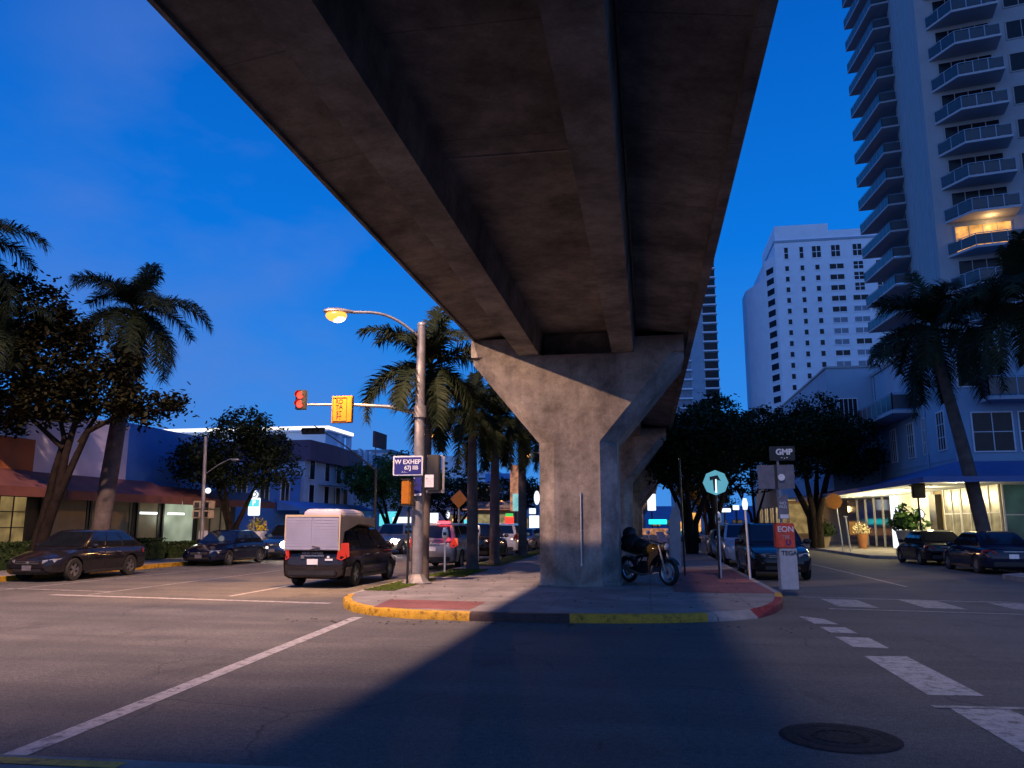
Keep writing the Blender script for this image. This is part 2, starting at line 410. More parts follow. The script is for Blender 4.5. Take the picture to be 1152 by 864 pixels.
# near median the photographer stands on
g = MB(); g.add([(-8, 5.10, -.02), (5, 5.50, -.02), (5, -20, -.02), (-8, -20, -.02), (-8, 5.10, .12), (5, 5.50, .12), (5, -20, .12), (-8, -20, .12)],
                [(4, 7, 6, 5), (0, 1, 5, 4), (1, 2, 6, 5), (2, 3, 7, 6), (3, 0, 4, 7)]); struct('near_pavement', g, 'walk')
g = MB(); g.add([(-8.03, 5.11, -.02), (-3.5, 5.249, -.02), (-3.5, 5.04, .126), (-8.03, 4.90, .126), (-8.03, 5.11, .118), (-3.5, 5.249, .118)], [(0, 1, 5, 4), (4, 5, 2, 3)]); struct('near_kerb_yellow', g, 'yellow_paint')
# left sidewalk and right sidewalk
KX = -19.25
g = MB(); g.box(-60, KX - .17, 17, 400, -.02, H); g.box(-60, KX - .17, -60, 2, -.02, H); struct('pavement_beside_shops', g, 'walkplain')
g = MB(); g.box(KX - .17, KX, 17, 400, -.02, H + .002); g.box(KX - .17, KX, -60, 2, -.02, H + .002); struct('kerb_beside_shops', g, 'yellow_paint')
g = MB()
poly = [(60, 24.5), (60, 400), (11, 400), (11, 43.5), (13.3, 41.8), (13.3, 29.6), (11, 27.9), (11, 26.2), (11.9, 24.9), (13.2, 24.5)]
g.prism(poly, -.02, H); struct('pavement_beside_cafe', g, 'walk')
g = MB(); KP = poly[2:]
kin = inset(KP, .15)
g.loft([[(a[0] - .004 * 0, a[1], -.02), (a[0], a[1], H + .004), (b[0], b[1], H + .004), (b[0], b[1], -.02)] for a, b in zip([(x - .004, y) for x, y in KP], inset(KP, .15))]); struct('kerb_beside_cafe', g, 'kerb')
# road markings
def line(name, pts, wd, m='white_paint', z=.004):
    g = MB()
    a = [Vector(p) for p in pts]
    for p, q in zip(a[:-1], a[1:]):
        t = (q - p).normalized(); n = Vector((-t.y, t.x)) * wd / 2
        g.quad((p.x - n.x, p.y - n.y, z), (q.x - n.x, q.y - n.y, z), (q.x + n.x, q.y + n.y, z), (p.x + n.x, p.y + n.y, z))
    return struct(name, g, m, fixn=False)
line('crosswalk_line', [(-4.72, 5.6), (-5.38, 14.55)], .2)
line('stop_line', [(-14.5, 17.85), (-6.9, 16.95)], .22, 'white_paint')
line('lane_line', [(-9.95, 18.2), (-10.0, 21.6)], .13)
line('lane_dash', [(-10.0, 27), (-10.0, 30)], .13, 'white_worn'); line('lane_dash', [(-10, 36), (-10, 39)], .13, 'white_worn'); line('lane_dash', [(-10, 45), (-10, 48)], .13, 'white_worn')
line('lane_edge_line', [(-13.6, 18.0), (-13.75, 40)], .1, 'white_worn')
line('parking_line', [(-16.8, 16.6), (-16.6, 60)], .1, 'white_worn')
line('crosswalk_edge', [(-18.6, 19.6), (-13.6, 18.9)], .14, 'white_worn')
g = MB()
for a in [((2.74, 16.1), (3.1, 15.7), (3.2, 14.9), (2.8, 14.95)), ((2.8, 14.5), (3.2, 14.5), (3.22, 13.75), (2.82, 13.8)), ((2.78, 13.3), (3.26, 13.25), (3.26, 12.2), (2.8, 12.25)),
          ((2.74, 11.45), (3.28, 11.5), (3.28, 9.05), (2.74, 9.0)), ((2.74, 8.42), (3.28, 8.45), (3.30, 5.9), (2.76, 5.9))]:
    g.quad(*[(x, y, .004) for x, y in a])
struct('crosswalk_bars', g, 'white_paint', fixn=False)
line('cross_line', [(2.6, 8.45), (5.6, 8.62)], .10, 'white_worn', .008)
g = MB()
for x0 in (3.9, 5.6, 7.3, 9.0):
    g.quad((x0, 19.9, .004), (x0 + .75, 19.7, .004), (x0 + .75, 17.9, .004), (x0, 18.1, .004))
struct('far_crosswalk_bars', g, 'white_worn', fixn=False)
line('far_crosswalk_line', [(3.6, 20.3), (11, 19.0)], .13, 'white_worn')
line('far_crosswalk_line', [(3.6, 17.6), (11, 16.6)], .13, 'white_worn')
line('right_lane_line', [(7.0, 24), (7.0, 60)], .11, 'white_worn')
g = MB(); g.lathe([(0, .012), (.30, .012), (.33, .006), (.36, .012), (.44, .012), (.47, .004)], 40, c=(1.48, 7.15, 0)).build
for k in range(24):
    t = 2 * PI * k / 24; g.cbox((1.48 + .2 * math.cos(t), 7.15 + .2 * math.sin(t), .013), (.04, .04, .008))
tag(g.build('manhole_cover', 'manhole'), 'round dark iron manhole cover set in the asphalt', 'manhole cover')

rl = random.Random(77); g = MB()
for _ in range(420):
    k = rl.random()
    if k < .45: x, y, z = rl.uniform(-6.6, 2.6), rl.uniform(15.2, 28), H + .006
    elif k < .8: x, y, z = rl.uniform(-18.9, -18.2), rl.uniform(17, 40), .008
    else: x, y, z = rl.uniform(-6.5, 3), rl.uniform(13.6, 14.2), .008
    a = rl.uniform(0, 6.28); q = rl.uniform(.025, .06)
    g.add([(x - math.cos(a) * q, y - math.sin(a) * q, z), (x + math.sin(a) * q * .4, y - math.cos(a) * q * .4, z + .01), (x + math.cos(a) * q, y + math.sin(a) * q, z + .004), (x - math.sin(a) * q * .4, y + math.cos(a) * q * .4, z + .012)], [(0, 1, 2, 3)])
tag(g.build('fallen_leaves', 'soil', fixn=False), 'scattered small dry leaves on the median paving and in the gutters', 'leaves', kind='stuff')

# grass strips on the median
def grass(x0, x1, y0, y1, n, nm):
    g = MB(); 
    g.quad((x0, y0, H + .004), (x1, y0, H + .004), (x1, y1, H + .004), (x0, y1, H + .004), 1)
    for _ in range(n):
        x, y = random.uniform(x0, x1), random.uniform(y0, y1); a = random.uniform(0, 2 * PI); h = random.uniform(.02, .06)
        dx, dy = math.cos(a) * .012, math.sin(a) * .012
        g.add([(x - dx, y - dy, H), (x + dx, y + dy, H), (x + random.uniform(-.03, .03), y + random.uniform(-.03, .03), H + h)], [(0, 1, 2)], 0)
    o = g.build('grass', ['grass', 'soil'], fixn=False); tag(o, nm, 'grass', kind='stuff')
grass(-6.75, -6.0, 18.6, 22.6, 5000, 'short grass strip around the base of the lamp post')
grass(-6.75, -5.5, 23.8, 27.6, 7000, 'short grass strip behind the lamp post at the kerb')
grass(-6.75, -5.6, 30, 60, 7000, 'short grass strip under the row of palms')

# ------------------------------------------------------------------ viaduct
CX = -1.7
vi = thing('viaduct', 'long elevated concrete viaduct crossing overhead on the piers', 'viaduct', (CX, 0, 0))
Y0, Y1 = -14, 262
def rel(poly): return [(x - CX, z) for x, z in poly]
g = MB(); g.prism(rel([(-4.5, 6.66), (-3.25, 6.86), (-.31, 6.86), (1.2, 6.62), (1.2, 7.05), (-4.5, 7.05)]), Y0, Y1, axis='y'); g.build('deck_slab', 'deck', vi)
for x0 in (-3.3, -.81):
    g = MB(); g.prism(rel([(x0, 6.17), (x0 + .56, 6.17), (x0 + .62, 6.90), (x0 - .06, 6.90)]), Y0, Y1, axis='y'); g.build('girder', 'girder', vi)
for s, e in ((-1, -4.5), (1, 1.2)):
    g = MB(); a, b = (e - .05, e + .012) if s < 0 else (e - .03, e + .14)
    zl = 6.5 if s > 0 else 6.60
    g.prism(rel([(a, zl), (b, zl), (b, 7.7), (a, 7.7)]), Y0, Y1, axis='y'); g.build('parapet', 'deck', vi)
g = MB(); g.tube([(-.17 - CX, Y0, 6.72), (-.17 - CX, Y1, 6.72)], .02, 8); g.build('conduit', 'darksteel', vi, smooth=50)
for yj in [20.6 * k + 10.3 for k in range(0, 5)]:
    for x0, x1 in ((-2.66, -.84),):
        g = MB(); g.box(x0 - CX, x1 - CX, yj - .02, yj + .02, 6.845, 6.9); g.build('joint_strip', 'pier', vi)
pier_ys = [20.6 + 20.6 * k for k in range(9)]
for k, y in enumerate(pier_ys):
    g = MB(); g.box(-3.27 - CX + .6, -.86 - CX + .02, y + .5, y + 1.1, 6.19, 6.84); g.build('diaphragm', 'girder', vi)
    if False:
        for q in (6.9, 13.7):
            g = MB(); g.box(-3.27 - CX + .62, -.86 - CX, y - q, y - q + .25, 6.72, 6.858); g.build('cross_beam', 'girder', vi)
def octo(hw, fw, d0, d1, ch, z):   # plan ring: half width, front half width, front y, back y, chamfer depth
    return [(-fw, d0, z), (fw, d0, z), (hw, d0 + ch, z), (hw, d1 - ch, z), (fw, d1, z), (-fw, d1, z), (-hw, d1 - ch, z), (-hw, d0 + ch, z)]
pl = ['large concrete pier in front with wide flared cap, beside the motorcycle', 'concrete pier half hidden just behind the large front pier', 'third concrete pier back, narrow sliver by the motorcycle bag']
def make_pier():
    p = thing('concrete_pier', pl[0], 'pier', (CX - .08, pier_ys[0], H), 0, 'piers of the viaduct')
    g = MB(); g.loft([octo(1.07, .62, -.02, 2.62, .42, 0), octo(1.07, .62, -.02, 2.62, .42, .06), octo(1.03, .60, 0, 2.6, .38, .09), octo(1.03, .60, 0, 2.6, .38, 3.83 - H)])
    sh = g.build('shaft', 'pier', p)
    g = MB(); g.loft([octo(1.03, .60, 0, 2.6, .38, 3.83 - H), octo(2.84, 2.42, 0, 2.6, .36, 6.02 - H), octo(2.84, 2.5, 0, 2.6, .3, 6.165 - H)])
    g.loft([[(x, y, z) for x, y in ((-2.84, .01), (-1.56, .01), (-1.56, 2.59), (-2.84, 2.59))] for z in (6.168 - H, 6.655 - H)])
    g.loft([[(x, y, z) for x, y in ((1.52, .01), (2.84, .01), (2.84, 2.59), (1.52, 2.59))] for z in (6.168 - H, 6.60 - H)])
    g.build('cap', 'pier', p)
    g = MB(); g.tube([(.09, -.03, .5), (.09, -.03, 2.35)], .018, 8); 
    for z in (.55, 1.4, 2.3): g.cbox((.09, -.012, z), (.07, .02, .03))
    g.build('conduit', 'lightsteel', p, smooth=50)
    return p
p0 = make_pier()
for k in range(1, 9):
    q = dup(p0, loc=(CX - .08, pier_ys[k], H)); q['label'] = pl[k] if k < 3 else 'concrete pier in the distant row under the viaduct'

# ------------------------------------------------------------------ street lamps, signals, signs
def cobra(parent, head, direc, m, tilt=0):
    d = Vector(direc).normalized(); rz = math.atan2(d.y, d.x)
    T = Matrix.Translation(head) @ Matrix.Rotation(rz, 4, 'Z') @ Matrix.Rotation(tilt, 4, 'Y')
    g = MB(); g.T = T
    rings = []
    for x, wv, hh in ((-.42, .05, .05), (-.25, .10, .08), (0, .17, .11), (.25, .16, .10), (.38, .08, .05)):
        rings.append([(x, wv * math.cos(t), .03 + hh * max(math.sin(t), -.25)) for t in (2 * PI * i / 12 for i in range(12))])
    g.loft(rings); hd = g.build('lamp_head', 'steel', parent, smooth=50)
    g = MB(); g.T = T; g.ball((.04, 0, -.08), (.29, .19, .17)); g.build('lens', m, hd, smooth=60)
    if m == 'lamp':
        g = MB(); g.T = T; g.ball((.0, 0, -.12), (.22, .17, .15)); g.build('hot_core', 'hot', hd, smooth=60)
def bend(a, b, rise, n=10):
    a, b = Vector(a), Vector(b)
    return [a.lerp(b, t) + Vector((0, 0, rise * math.sin(PI * t) * (1 - .3 * t))) for t in (k / n for k in range(n + 1))]

px_, py_ = -6.13, 20.95
lp = thing('street_lamp', 'tall steel street lamp with glowing orange head and traffic signal arm', 'street lamp', (px_, py_, H))
g = MB(); g.tube([(0, 0, .24), (0, 0, 3.2), (0, 0, 7.05)], [.165, .15, .115], 20); g.lathe([(.12, 7.05), (.13, 7.1), (.09, 7.16), (0, 7.18)], 20); g.build('pole', 'steel', lp, smooth=50)
g = MB(); g.lathe([(0, 0), (.42, 0), (.42, .03), (.36, .05), (.22, .20), (.17, .25), (.16, .30)], 8); g.build('base', 'steel', lp)
HEAD = Vector((-2.1, -1.0, 7.42 - H))
g = MB(); g.tube(bend((-.08, -.02, 6.75), HEAD + Vector((.32, .15, .04)), .32), [.04] * 11, 10); g.build('lamp_arm', 'steel', lp, smooth=50)
cobra(lp, HEAD, (-2.1, -1.0, 0), 'lamp', .05)
light('lamp_glow', 'SPOT', Vector(lp.location) + HEAD + Vector((-.05, 0, -.30)), 4500, SOD, lp, .12, target=Vector((-11.0, 21.5, 0)), spot=92, blend=.8)
g = MB(); g.lathe([(.19, 4.45), (.19, 4.78), (.15, 4.78)], 16); g.build('collar', 'steel', lp, smooth=40)
g = MB(); g.tube([(-.15, 0, 4.6), (-.9, 0, 4.78), (-1.9, 0, 4.86), (-3.3, 0, 4.90)], [.062, .055, .042, .03], 10); g.build('signal_arm', 'steel', lp, smooth=50)
# red traffic signal on the arm tip
def signal_head(name, label, loc, n, lit, group=None, horiz=False, rz=0):
    t = thing(name, label, 'traffic light', loc, rz, group)
    g = MB(); s = .30
    Wd, Hd = (.34, s * n + .06) if not horiz else (s * n + .06, .34)
    g.cbox((0, 0, 0), (Wd, .22, Hd)); g.build('housing', 'black', t, bevel=.02)
    for k in range(n):
        o = (n - 1) / 2 * s - k * s
        cx, cz = (0, o) if not horiz else (-o, 0)
        g = MB(); g.lathe([(0, -.02), (.115, -.01), (.125, .0)], 20, axis='y', c=(cx, -.118, cz)); g.build('signal_lens', 'redlight' if k in lit else 'black', t, smooth=40)
        g = MB()
        g.loft([[((cx + .135 * math.cos(a)), y, cz + .135 * math.sin(a)) for a in [R(-20 + 220 * i / 12) for i in range(13)]] for y in (-.11, -.28)], closed=False, cap=False); g.build('visor', 'black', t, fixn=False)
    return t
sx = GY(339, 450, 20.9)
signal_head('traffic_light', 'red lit traffic light at the tip of the signal arm', (sx.x, 20.9, sx.z), 2, (0, 1)).scale = (.84, .84, .84)
g_ = GY(386, 461, 20.9)
yb = thing('signal_box', 'yellow backed signal box with dark lettering hanging on the arm', 'signal box', (g_.x, 20.86, g_.z))
g = MB(); g.cbox((-.0, 0, 0), (.60, .12, .76)); g.build('box', 'yellow_box', yb, bevel=.012)
g = MB()
for a in ((-.28, .16, -.066, .35, .36), (-.28, .16, -.066, -.36, -.35)): pass
g.cbox((-.06, -.066, .33), (.40, .012, .012)); g.cbox((-.06, -.066, -.33), (.40, .012, .012)); g.cbox((.14, -.066, 0), (.014, .012, .67)); g.cbox((-.26, -.066, 0), (.012, .012, .67)); g.build('raised_frame', 'darkframe', yb)
g = MB(); g.cbox((.23, -.075, 0), (.13, .03, .72)); g.build('side_strip', 'yellow_box', yb, bevel=.008)
text('lettering', 'RD\nTA', .17, (-.08, -.064, .14), 'darkframe', yb); text('lettering', 'ST\nFT', .15, (-.08, -.064, -.17), 'darkframe', yb)

# signs and pedestrian signals strapped to the lamp post
s1 = GY(459, 524, 20.75)
st = thing('street_sign', 'blue street name sign with white border on the lamp post', 'street sign', (s1.x, 20.75, s1.z))
g = MB(); g.cbox((0, 0, 0), (.84, .03, .54)); g.build('border', 'white', st, bevel=.01)
g = MB(); g.cbox((0, -.018, 0), (.76, .012, .46)); g.build('panel', 'bluesign', st)
text('lettering', 'W EXHEP', .17, (0, -.028, .10), 'white', st, bold=.004); text('lettering', '67J IIB', .15, (.1, -.028, -.06), 'white', st, bold=.003); text('lettering', '.A.A.....', .07, (-.08, -.028, -.17), 'white', st)
g = MB(); g.cbox((.37, .03, 0), (.12, .04, .2)); g.build('bracket', 'darksteel', st)
s2 = GY(458.5, 554, 20.6)
pb = thing('pedestrian_signal', 'orange yellow backed pedestrian signal under the blue street sign', 'pedestrian signal', (s2.x, 20.6, s2.z), R(-12))
g = MB(); g.cbox((0, 0, 0), (.27, .24, .66)); g.build('housing', 'yellow_box', pb, bevel=.03)
g = MB(); g.cbox((0, 0, -.345), (.28, .26, .03)); g.build('bottom_cap', 'darkframe', pb)
g = MB(); g.cbox((0, 0, .345), (.28, .26, .03)); g.build('top_cap', 'darkframe', pb)
g = MB(); g.cbox((.20, 0, .2), (.16, .06, .06)); g.cbox((.20, 0, -.2), (.16, .06, .06)); g.build('bracket', 'darksteel', pb)
s3 = GY(470, 547, 20.72)
a = thing('bus_sign', 'small dark blue sign with pale blue foot on the lamp post', 'sign', (s3.x, 20.72, s3.z))
g = MB(); g.cbox((0, 0, 0), (.20, .02, .46)); g.build('panel', 'bluesign', a); g = MB(); g.cbox((0, -.012, -.22), (.22, .012, .06)); g.cbox((-.10, -.012, 0), (.02, .012, .46)); g.build('trim', 'white', a)
s4 = GY(488, 532, 20.9)
a = thing('signal_cabinet', 'black signal housing in a grey frame right of the lamp post', 'signal box', (s4.x + .02, 20.95, s4.z))
g = MB(); g.cbox((-.03, 0, 0), (.34, .2, .98)); g.build('housing', 'black', a, bevel=.02)
g = MB(); g.cbox((.0, .08, .47), (.5, .04, .04)); g.cbox((.0, .08, -.5), (.5, .04, .07)); g.cbox((.22, .08, 0), (.06, .04, .98)); g.build('frame', 'steel', a)
g = MB(); g.cbox((-.13, 0, .25), (.1, .06, .05)); g.build('bracket', 'darksteel', a)
s5 = GY(482, 541, 20.75)
a = thing('notice_plate', 'white notice plate fixed low on the black signal housing', 'sign', (s5.x, 20.83, s5.z))
g = MB(); g.cbox((0, 0, 0), (.25, .015, .34)); g.build('plate', 'white', a, bevel=.006)
text('lettering', '= - - -\n- - -\n - - - -', .07, (0, -.01, 0), 'greysign', a)
s6 = GZ(456, 658, H)
a = thing('sign_post', 'thin black post standing left of the lamp post base', 'post', (s6.x, 20.6, H))
g = MB(); g.tube([(0, 0, 0), (0, 0, 2.0)], .032, 10); g.build('post', 'black', a, smooth=50); g = MB(); g.lathe([(0, 0), (.09, 0), (.09, .012), (.04, .02)], 12); g.build('base_plate', 'black', a)

# second lamp behind the palms
q = GY(590, 510, 39.5)
l2 = thing('street_lamp', 'smaller glowing street lamp seen just left of the pier shaft', 'street lamp', (q.x + 2.2, 39.5, H))
g = MB(); g.tube([(0, 0, 0), (0, 0, q.z - H - .25)], [.11, .08], 12); g.build('pole', 'steel', l2, smooth=50)
g = MB(); g.tube(bend((0, 0, q.z - H - .4), (-1.85, 0, q.z - H + .05), .12), .03, 8); g.build('lamp_arm', 'steel', l2, smooth=50)
cobra(l2, (-2.15, 0, q.z - H), (-1, 0, 0), 'lampcore'); light('lamp_glow', 'POINT', (q.x, 39.5, q.z - .2), 420, SOD, l2, .12)

# tall stand-in lamps outside the frame that light this end of the junction
def tall_lamp(label, base, head, energy, target, spot, blend, col=SOD, size=.12):
    t = thing('street_lamp', label, 'street lamp', base)
    b = Vector(base); h = Vector(head) - b
    g = MB(); g.tube([(0, 0, 0), (0, 0, h.z - .6)], [.15, .09], 14); g.build('pole', 'steel', t, smooth=50)
    g = MB(); g.tube(bend((0, 0, h.z - .8), h + Vector((0, 0, .03)) - Vector((h.x, h.y, 0)).normalized() * .35, .3), .04, 10); g.build('lamp_arm', 'steel', t, smooth=50)
    cobra(t, h, (h.x, h.y, 0), 'lampcore')
    light('lamp_glow', 'SPOT', Vector(head) + Vector((0, 0, -.36)), energy, col, t, size, target=target, spot=spot, blend=blend)
tall_lamp('high mast lamp on the near median beside the photographer', (-8.4, 3.0, 0), (-8.3, 7, 22), 52000, (-12, 20, 0), 84, .9, (1, .64, .48), .45)
tall_lamp('added unseen mast lamp on the near median to lighten the right hand road', (4.6, 3.0, .12), (1.6, 6.5, 24), 7500, (9.5, 17, 0), 70, .8, (1, .80, .74), .9)  # unseen lamp added to brighten the road right of the deck
tall_lamp('added unseen floodlight mast on the near corner, beam cut to the lit part of the pier', (-18.6, 3.5, 0), (-17, 5.5, 12.2), 20000, (-3.2, 20.6, 4.6), 15.0, .12, (1, .58, .36), .10)  # unseen lamp added for the pier; narrow cone leaves the lower shaft dark
for i, (hx, hy, Y) in enumerate([(484, 487, 34.0)]):
    q = GY(hx, hy, Y); base = Vector((q.x + 1.9, Y, H))
    t = thing('street_lamp', 'small glowing lamp head peeking out right of the lamp post top', 'street lamp', base)
    g = MB(); g.tube([(0, 0, 0), (0, 0, q.z - H - .3)], [.10, .07], 12); g.build('pole', 'steel', t, smooth=50)
    g = MB(); g.tube(bend((0, 0, q.z - H - .45), (-1.6, 0, q.z - H + .03), .1), .03, 8); g.build('lamp_arm', 'steel', t, smooth=50)
    cobra(t, (-1.9, 0, q.z - H), (-1, 0, 0), 'lampcore'); light('lamp_glow', 'SPOT', (q.x, Y, q.z - .3), 1500, SOD, t, .12, target=(q.x - 3, Y, 0), spot=140, blend=.7)
tall_lamp('street lamp on the shop side pavement far down the street', (-20.0, 92, H), (-17.6, 92, 8.2), 3500, (-14, 88, 0), 150, .6)

# span wire and dark signal head
q = GY(353, 486, 30); pp = GY(421, 530, 40)
sp_ = thing('signal_pole', 'slim dark pole rising in front of the green tree past the minivan', 'pole', (GY(421, 600, 40).x, 40, H))
hp = GY(421, 527, 40).z - H
g = MB(); g.tube([(0, 0, 0), (0, 0, hp)], .07, 10); g.build('pole', 'darksteel', sp_, smooth=50)
g = MB(); q2 = GY(353, 485, 40); d = Vector((q2.x, 40, q2.z)) - sp_.location
g.tube([(0, 0, hp - .1), (d.x * .5, 0, (hp - .1 + d.z + .32) / 2 + .1), (d.x, 0, d.z + .3)], [.05, .035, .025], 8); g.build('signal_arm', 'darksteel', sp_, smooth=50)
signal_head('traffic_light', 'unlit black horizontal traffic light in front of the glowing roof edge', (q2.x, 39.95, q2.z), 4, (), horiz=True)

# left pavement pole with small arm and pedestrian signals
q = GX(228, 600, -19.7); P = Vector((-19.7, q.y, H)); hh = GY(231, 491, q.y).z - H
a = thing('utility_pole', 'grey leaning pole with thin arm in front of the round tree', 'pole', P)
top = GY(231.5, 491, q.y) - P
g = MB(); g.tube([(0, 0, 0), (top.x, 0, top.z)], [.10, .07], 12); g.build('pole', 'steel', a, smooth=50)
e = GY(262, 516, q.y) - P; s0 = GY(230, 534, q.y) - P
g = MB(); g.tube([(s0.x, 0, s0.z), (s0.x + (e.x - s0.x) * .5, 0, e.z - .25), (e.x - .1, 0, e.z - .0), (e.x, 0, e.z - .04)], .022, 8); g.build('lamp_arm', 'steel', a, smooth=50)
g = MB(); g.ball((e.x + .12, 0, e.z - .05), (.2, .09, .06)); g.build('lamp_head', 'steel', a, smooth=60)
q = GY(234, 552, P.y - .2)
b_ = thing('walk_signal', 'small round glowing white lamp on the grey leaning pole', 'lamp', (q.x, P.y - .2, q.z))
g = MB(); g.ball((0, 0, 0), .13); g.build('globe', 'whitesign', b_, smooth=60); g = MB(); g.cbox((-.08, .1, .0), (.2, .06, .06)); g.build('bracket', 'darksteel', b_)
for k, (X, Yp) in enumerate([(222, 573), (236, 573)]):
    q = GY(X, Yp, P.y)
    b_ = thing('pedestrian_signal', ['brown pedestrian signal on the left side of the leaning pole', 'brown pedestrian signal on the right side of the leaning pole'][k], 'pedestrian signal', (q.x, P.y, q.z), R(20 - 40 * k), 'signals on the leaning pole')
    g = MB(); g.cbox((0, 0, .2), (.34, .3, .36)); g.cbox((0, -.02, -.22), (.34, .3, .36)); g.build('housing', 'tan', b_, bevel=.03)
    g = MB(); g.cbox((0, -.18, .2), (.2, .02, .22)); g.cbox((0, -.18, -.22), (.2, .02, .22)); g.build('signal_lens', 'black', b_)
    g = MB(); g.cbox((.2 if k == 0 else -.2, 0, 0), (.14, .05, .05)); g.build('bracket', 'darksteel', b_)
# teal and white sign
q = GX(286, 600, -19.6); q2 = GY(286, 570, q.y)
a = thing('parking_sign', 'glowing teal and white sign with round top left of the headlights', 'sign', (q2.x, q.y, H))
zz = q2.z - H
g = MB(); g.tube([(0, .05, 0), (0, .05, zz + .4)], .035, 8); g.build('post', 'steel', a, smooth=50)
g = MB(); g.cbox((0, 0, 0 + zz), (.64, .08, .9)); g.build('sign_box', 'whitesign', a, bevel=.03)
g = MB(); g.cbox((0, -.045, zz + .18), (.56, .02, .34)); g.build('teal_panel', 'tealsign', a)
g = MB(); g.ball((0, 0, zz + .62), (.2, .05, .2)); g.build('round_top', 'whitesign', a, smooth=60)
g = MB(); g.lathe([(.09, -.02), (.13, -.02), (.13, 0)], 16, axis='y', c=(0, -.05, zz + .62)); g.build('ring', 'darksteel', a)
text('lettering', 'P', .34, (0, -.06, zz + .18), 'whitesign', a, bold=.01)
# planter with yellow flowers
def tuft(mb, c, r, n, leaf, mi=0, up=.5):
    for _ in range(n):
        d = Vector((random.gauss(0, 1), random.gauss(0, 1), abs(random.gauss(0, 1)) * up + .1)).normalized()
        p = Vector(c) + Vector((d.x * r[0], d.y * r[1], d.z * r[2])) * random.uniform(.4, 1)
        u = Vector((random.gauss(0, 1), random.gauss(0, 1), random.gauss(0, 1))).normalized() * leaf; v = d.cross(u).normalized() * leaf * .45
        mb.add([p - u * .5, p + v * .5, p + u * .5, p - v * .5], [(0, 1, 2, 3)], mi)
def potted(label, loc, pr, ph, pm, fm, cr, leaf, n):
    a = thing('potted_plant', label, 'potted plant', loc)
    g = MB(); g.lathe([(0, 0), (pr * .65, 0), (pr, ph), (pr * .9, ph), (pr * .85, ph - .06), (0, ph - .06)], 16); g.build('pot', pm, a, smooth=40)
    g = MB(); tuft(g, (0, 0, ph), (cr, cr, cr * 1.3), n, leaf, up=1.1); g.build('foliage', fm, a, fixn=False)
    return a
q = GX(288, 613, -19.8)
M['yellowflower'] = mat('yellow_flower', (.75, .55, .03), .6, 0, .2, 8)
M['creamflower'] = mat('cream_flower', (.7, .6, .35), .6, 0, .2, 8)
M['terracotta'] = mat('terracotta', (.36, .14, .05), .7, 0, .2, 6)
potted('white pot with bright yellow flowers on the pavement below the teal sign', (-20.0, q.y + .5, H), .5, 1.2, 'white', 'yellowflower', .62, .16, 260)

# ------------------------------------------------------------------ things on the right side of the median
def disc(mb, c, r, th=.02, n=28, mi=0): mb.lathe([(0, -th), (r, -th), (r, 0), (0, 0)], n, mi, 'y', c)
q = GZ(806, 652, H); Y = 24.2; q2 = GY(805, 543, Y)
a = thing('turn_sign', 'round pale teal sign with a dark arrow on a dark post', 'sign', (q2.x, Y, H)); zz = q2.z - H
g = MB(); g.tube([(0, .05, 0), (0, .05, zz + .3)], .03, 8); g.build('post', 'darksteel', a, smooth=50)
M['tealpanel'] = emit('emissive_teal', (.16, .62, .72), .42, (.15, .4, .45))  # sign face given a weak emission of its own
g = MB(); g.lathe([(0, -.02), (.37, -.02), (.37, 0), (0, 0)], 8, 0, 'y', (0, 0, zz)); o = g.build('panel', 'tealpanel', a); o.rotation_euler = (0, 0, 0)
g = MB(); g.prism([(-.06, -.24), (.03, -.24), (.05, .08), (.15, .05), (.06, .22), (-.17, .17), (-.16, .06), (-.08, .09)], -.03, -.022, axis='y'); g.T = None
o = g.build('arrow', 'darkframe', a); o.location = (0, 0, zz)
g = MB(); g.prism([(-.02, -.3), (.03, -.3), (.03, .1), (-.01, .1)], -.036, -.03, axis='y'); o = g.build('stripe', 'whitesign', a); o.location = (0, 0, zz)
def meter(label, loc, h=1.25, bright='lightsteel', grp='parking meters'):
    a = thing('parking_meter', label, 'parking meter', loc, 0, grp)
    g = MB(); g.tube([(0, 0, 0), (0, 0, h)], .032, 10); g.build('post', bright, a, smooth=50)
    g = MB(); g.loft([[(x * s_, y * s_, z) for x, y in ((-.09, -.06), (.09, -.06), (.09, .06), (-.09, .06))] for z, s_ in ((h - .04, .6), (h + .06, 1), (h + .22, 1), (h + .32, .75), (h + .37, .35))]); g.build('head', bright, a, bevel=.012)
    g = MB(); g.cbox((0, -.062, h + .15), (.11, .012, .1)); g.build('display', 'glass', a)
    return a
q2 = GY(808, 584, 24.6); meter('parking meter with round lavender face behind the round teal sign', (q2.x, 24.6, H), q2.z - H - .15)
q2 = GY(838, 567, 24.0)
a = thing('meter_pole', 'slim bright white meter pole, its head made to glow, in front of the dark car', 'pole', (GZ(844, 652, H).x, 24.0, H))
tp = q2 - a.location
g = MB(); g.tube([(0, 0, 0), (tp.x * .95, 0, tp.z - .12)], .035, 10); g.build('post', 'lightsteel', a, smooth=50)
g = MB(); g.tube([(tp.x * .95, 0, tp.z - .16), (tp.x, 0, tp.z + .0), (tp.x * 1.02, 0, tp.z + .16)], [.06, .085, .05], 10); g.build('meter_head', 'whitesign', a, smooth=50)  # meter head given emission so it looks brightly lit; not a lamp
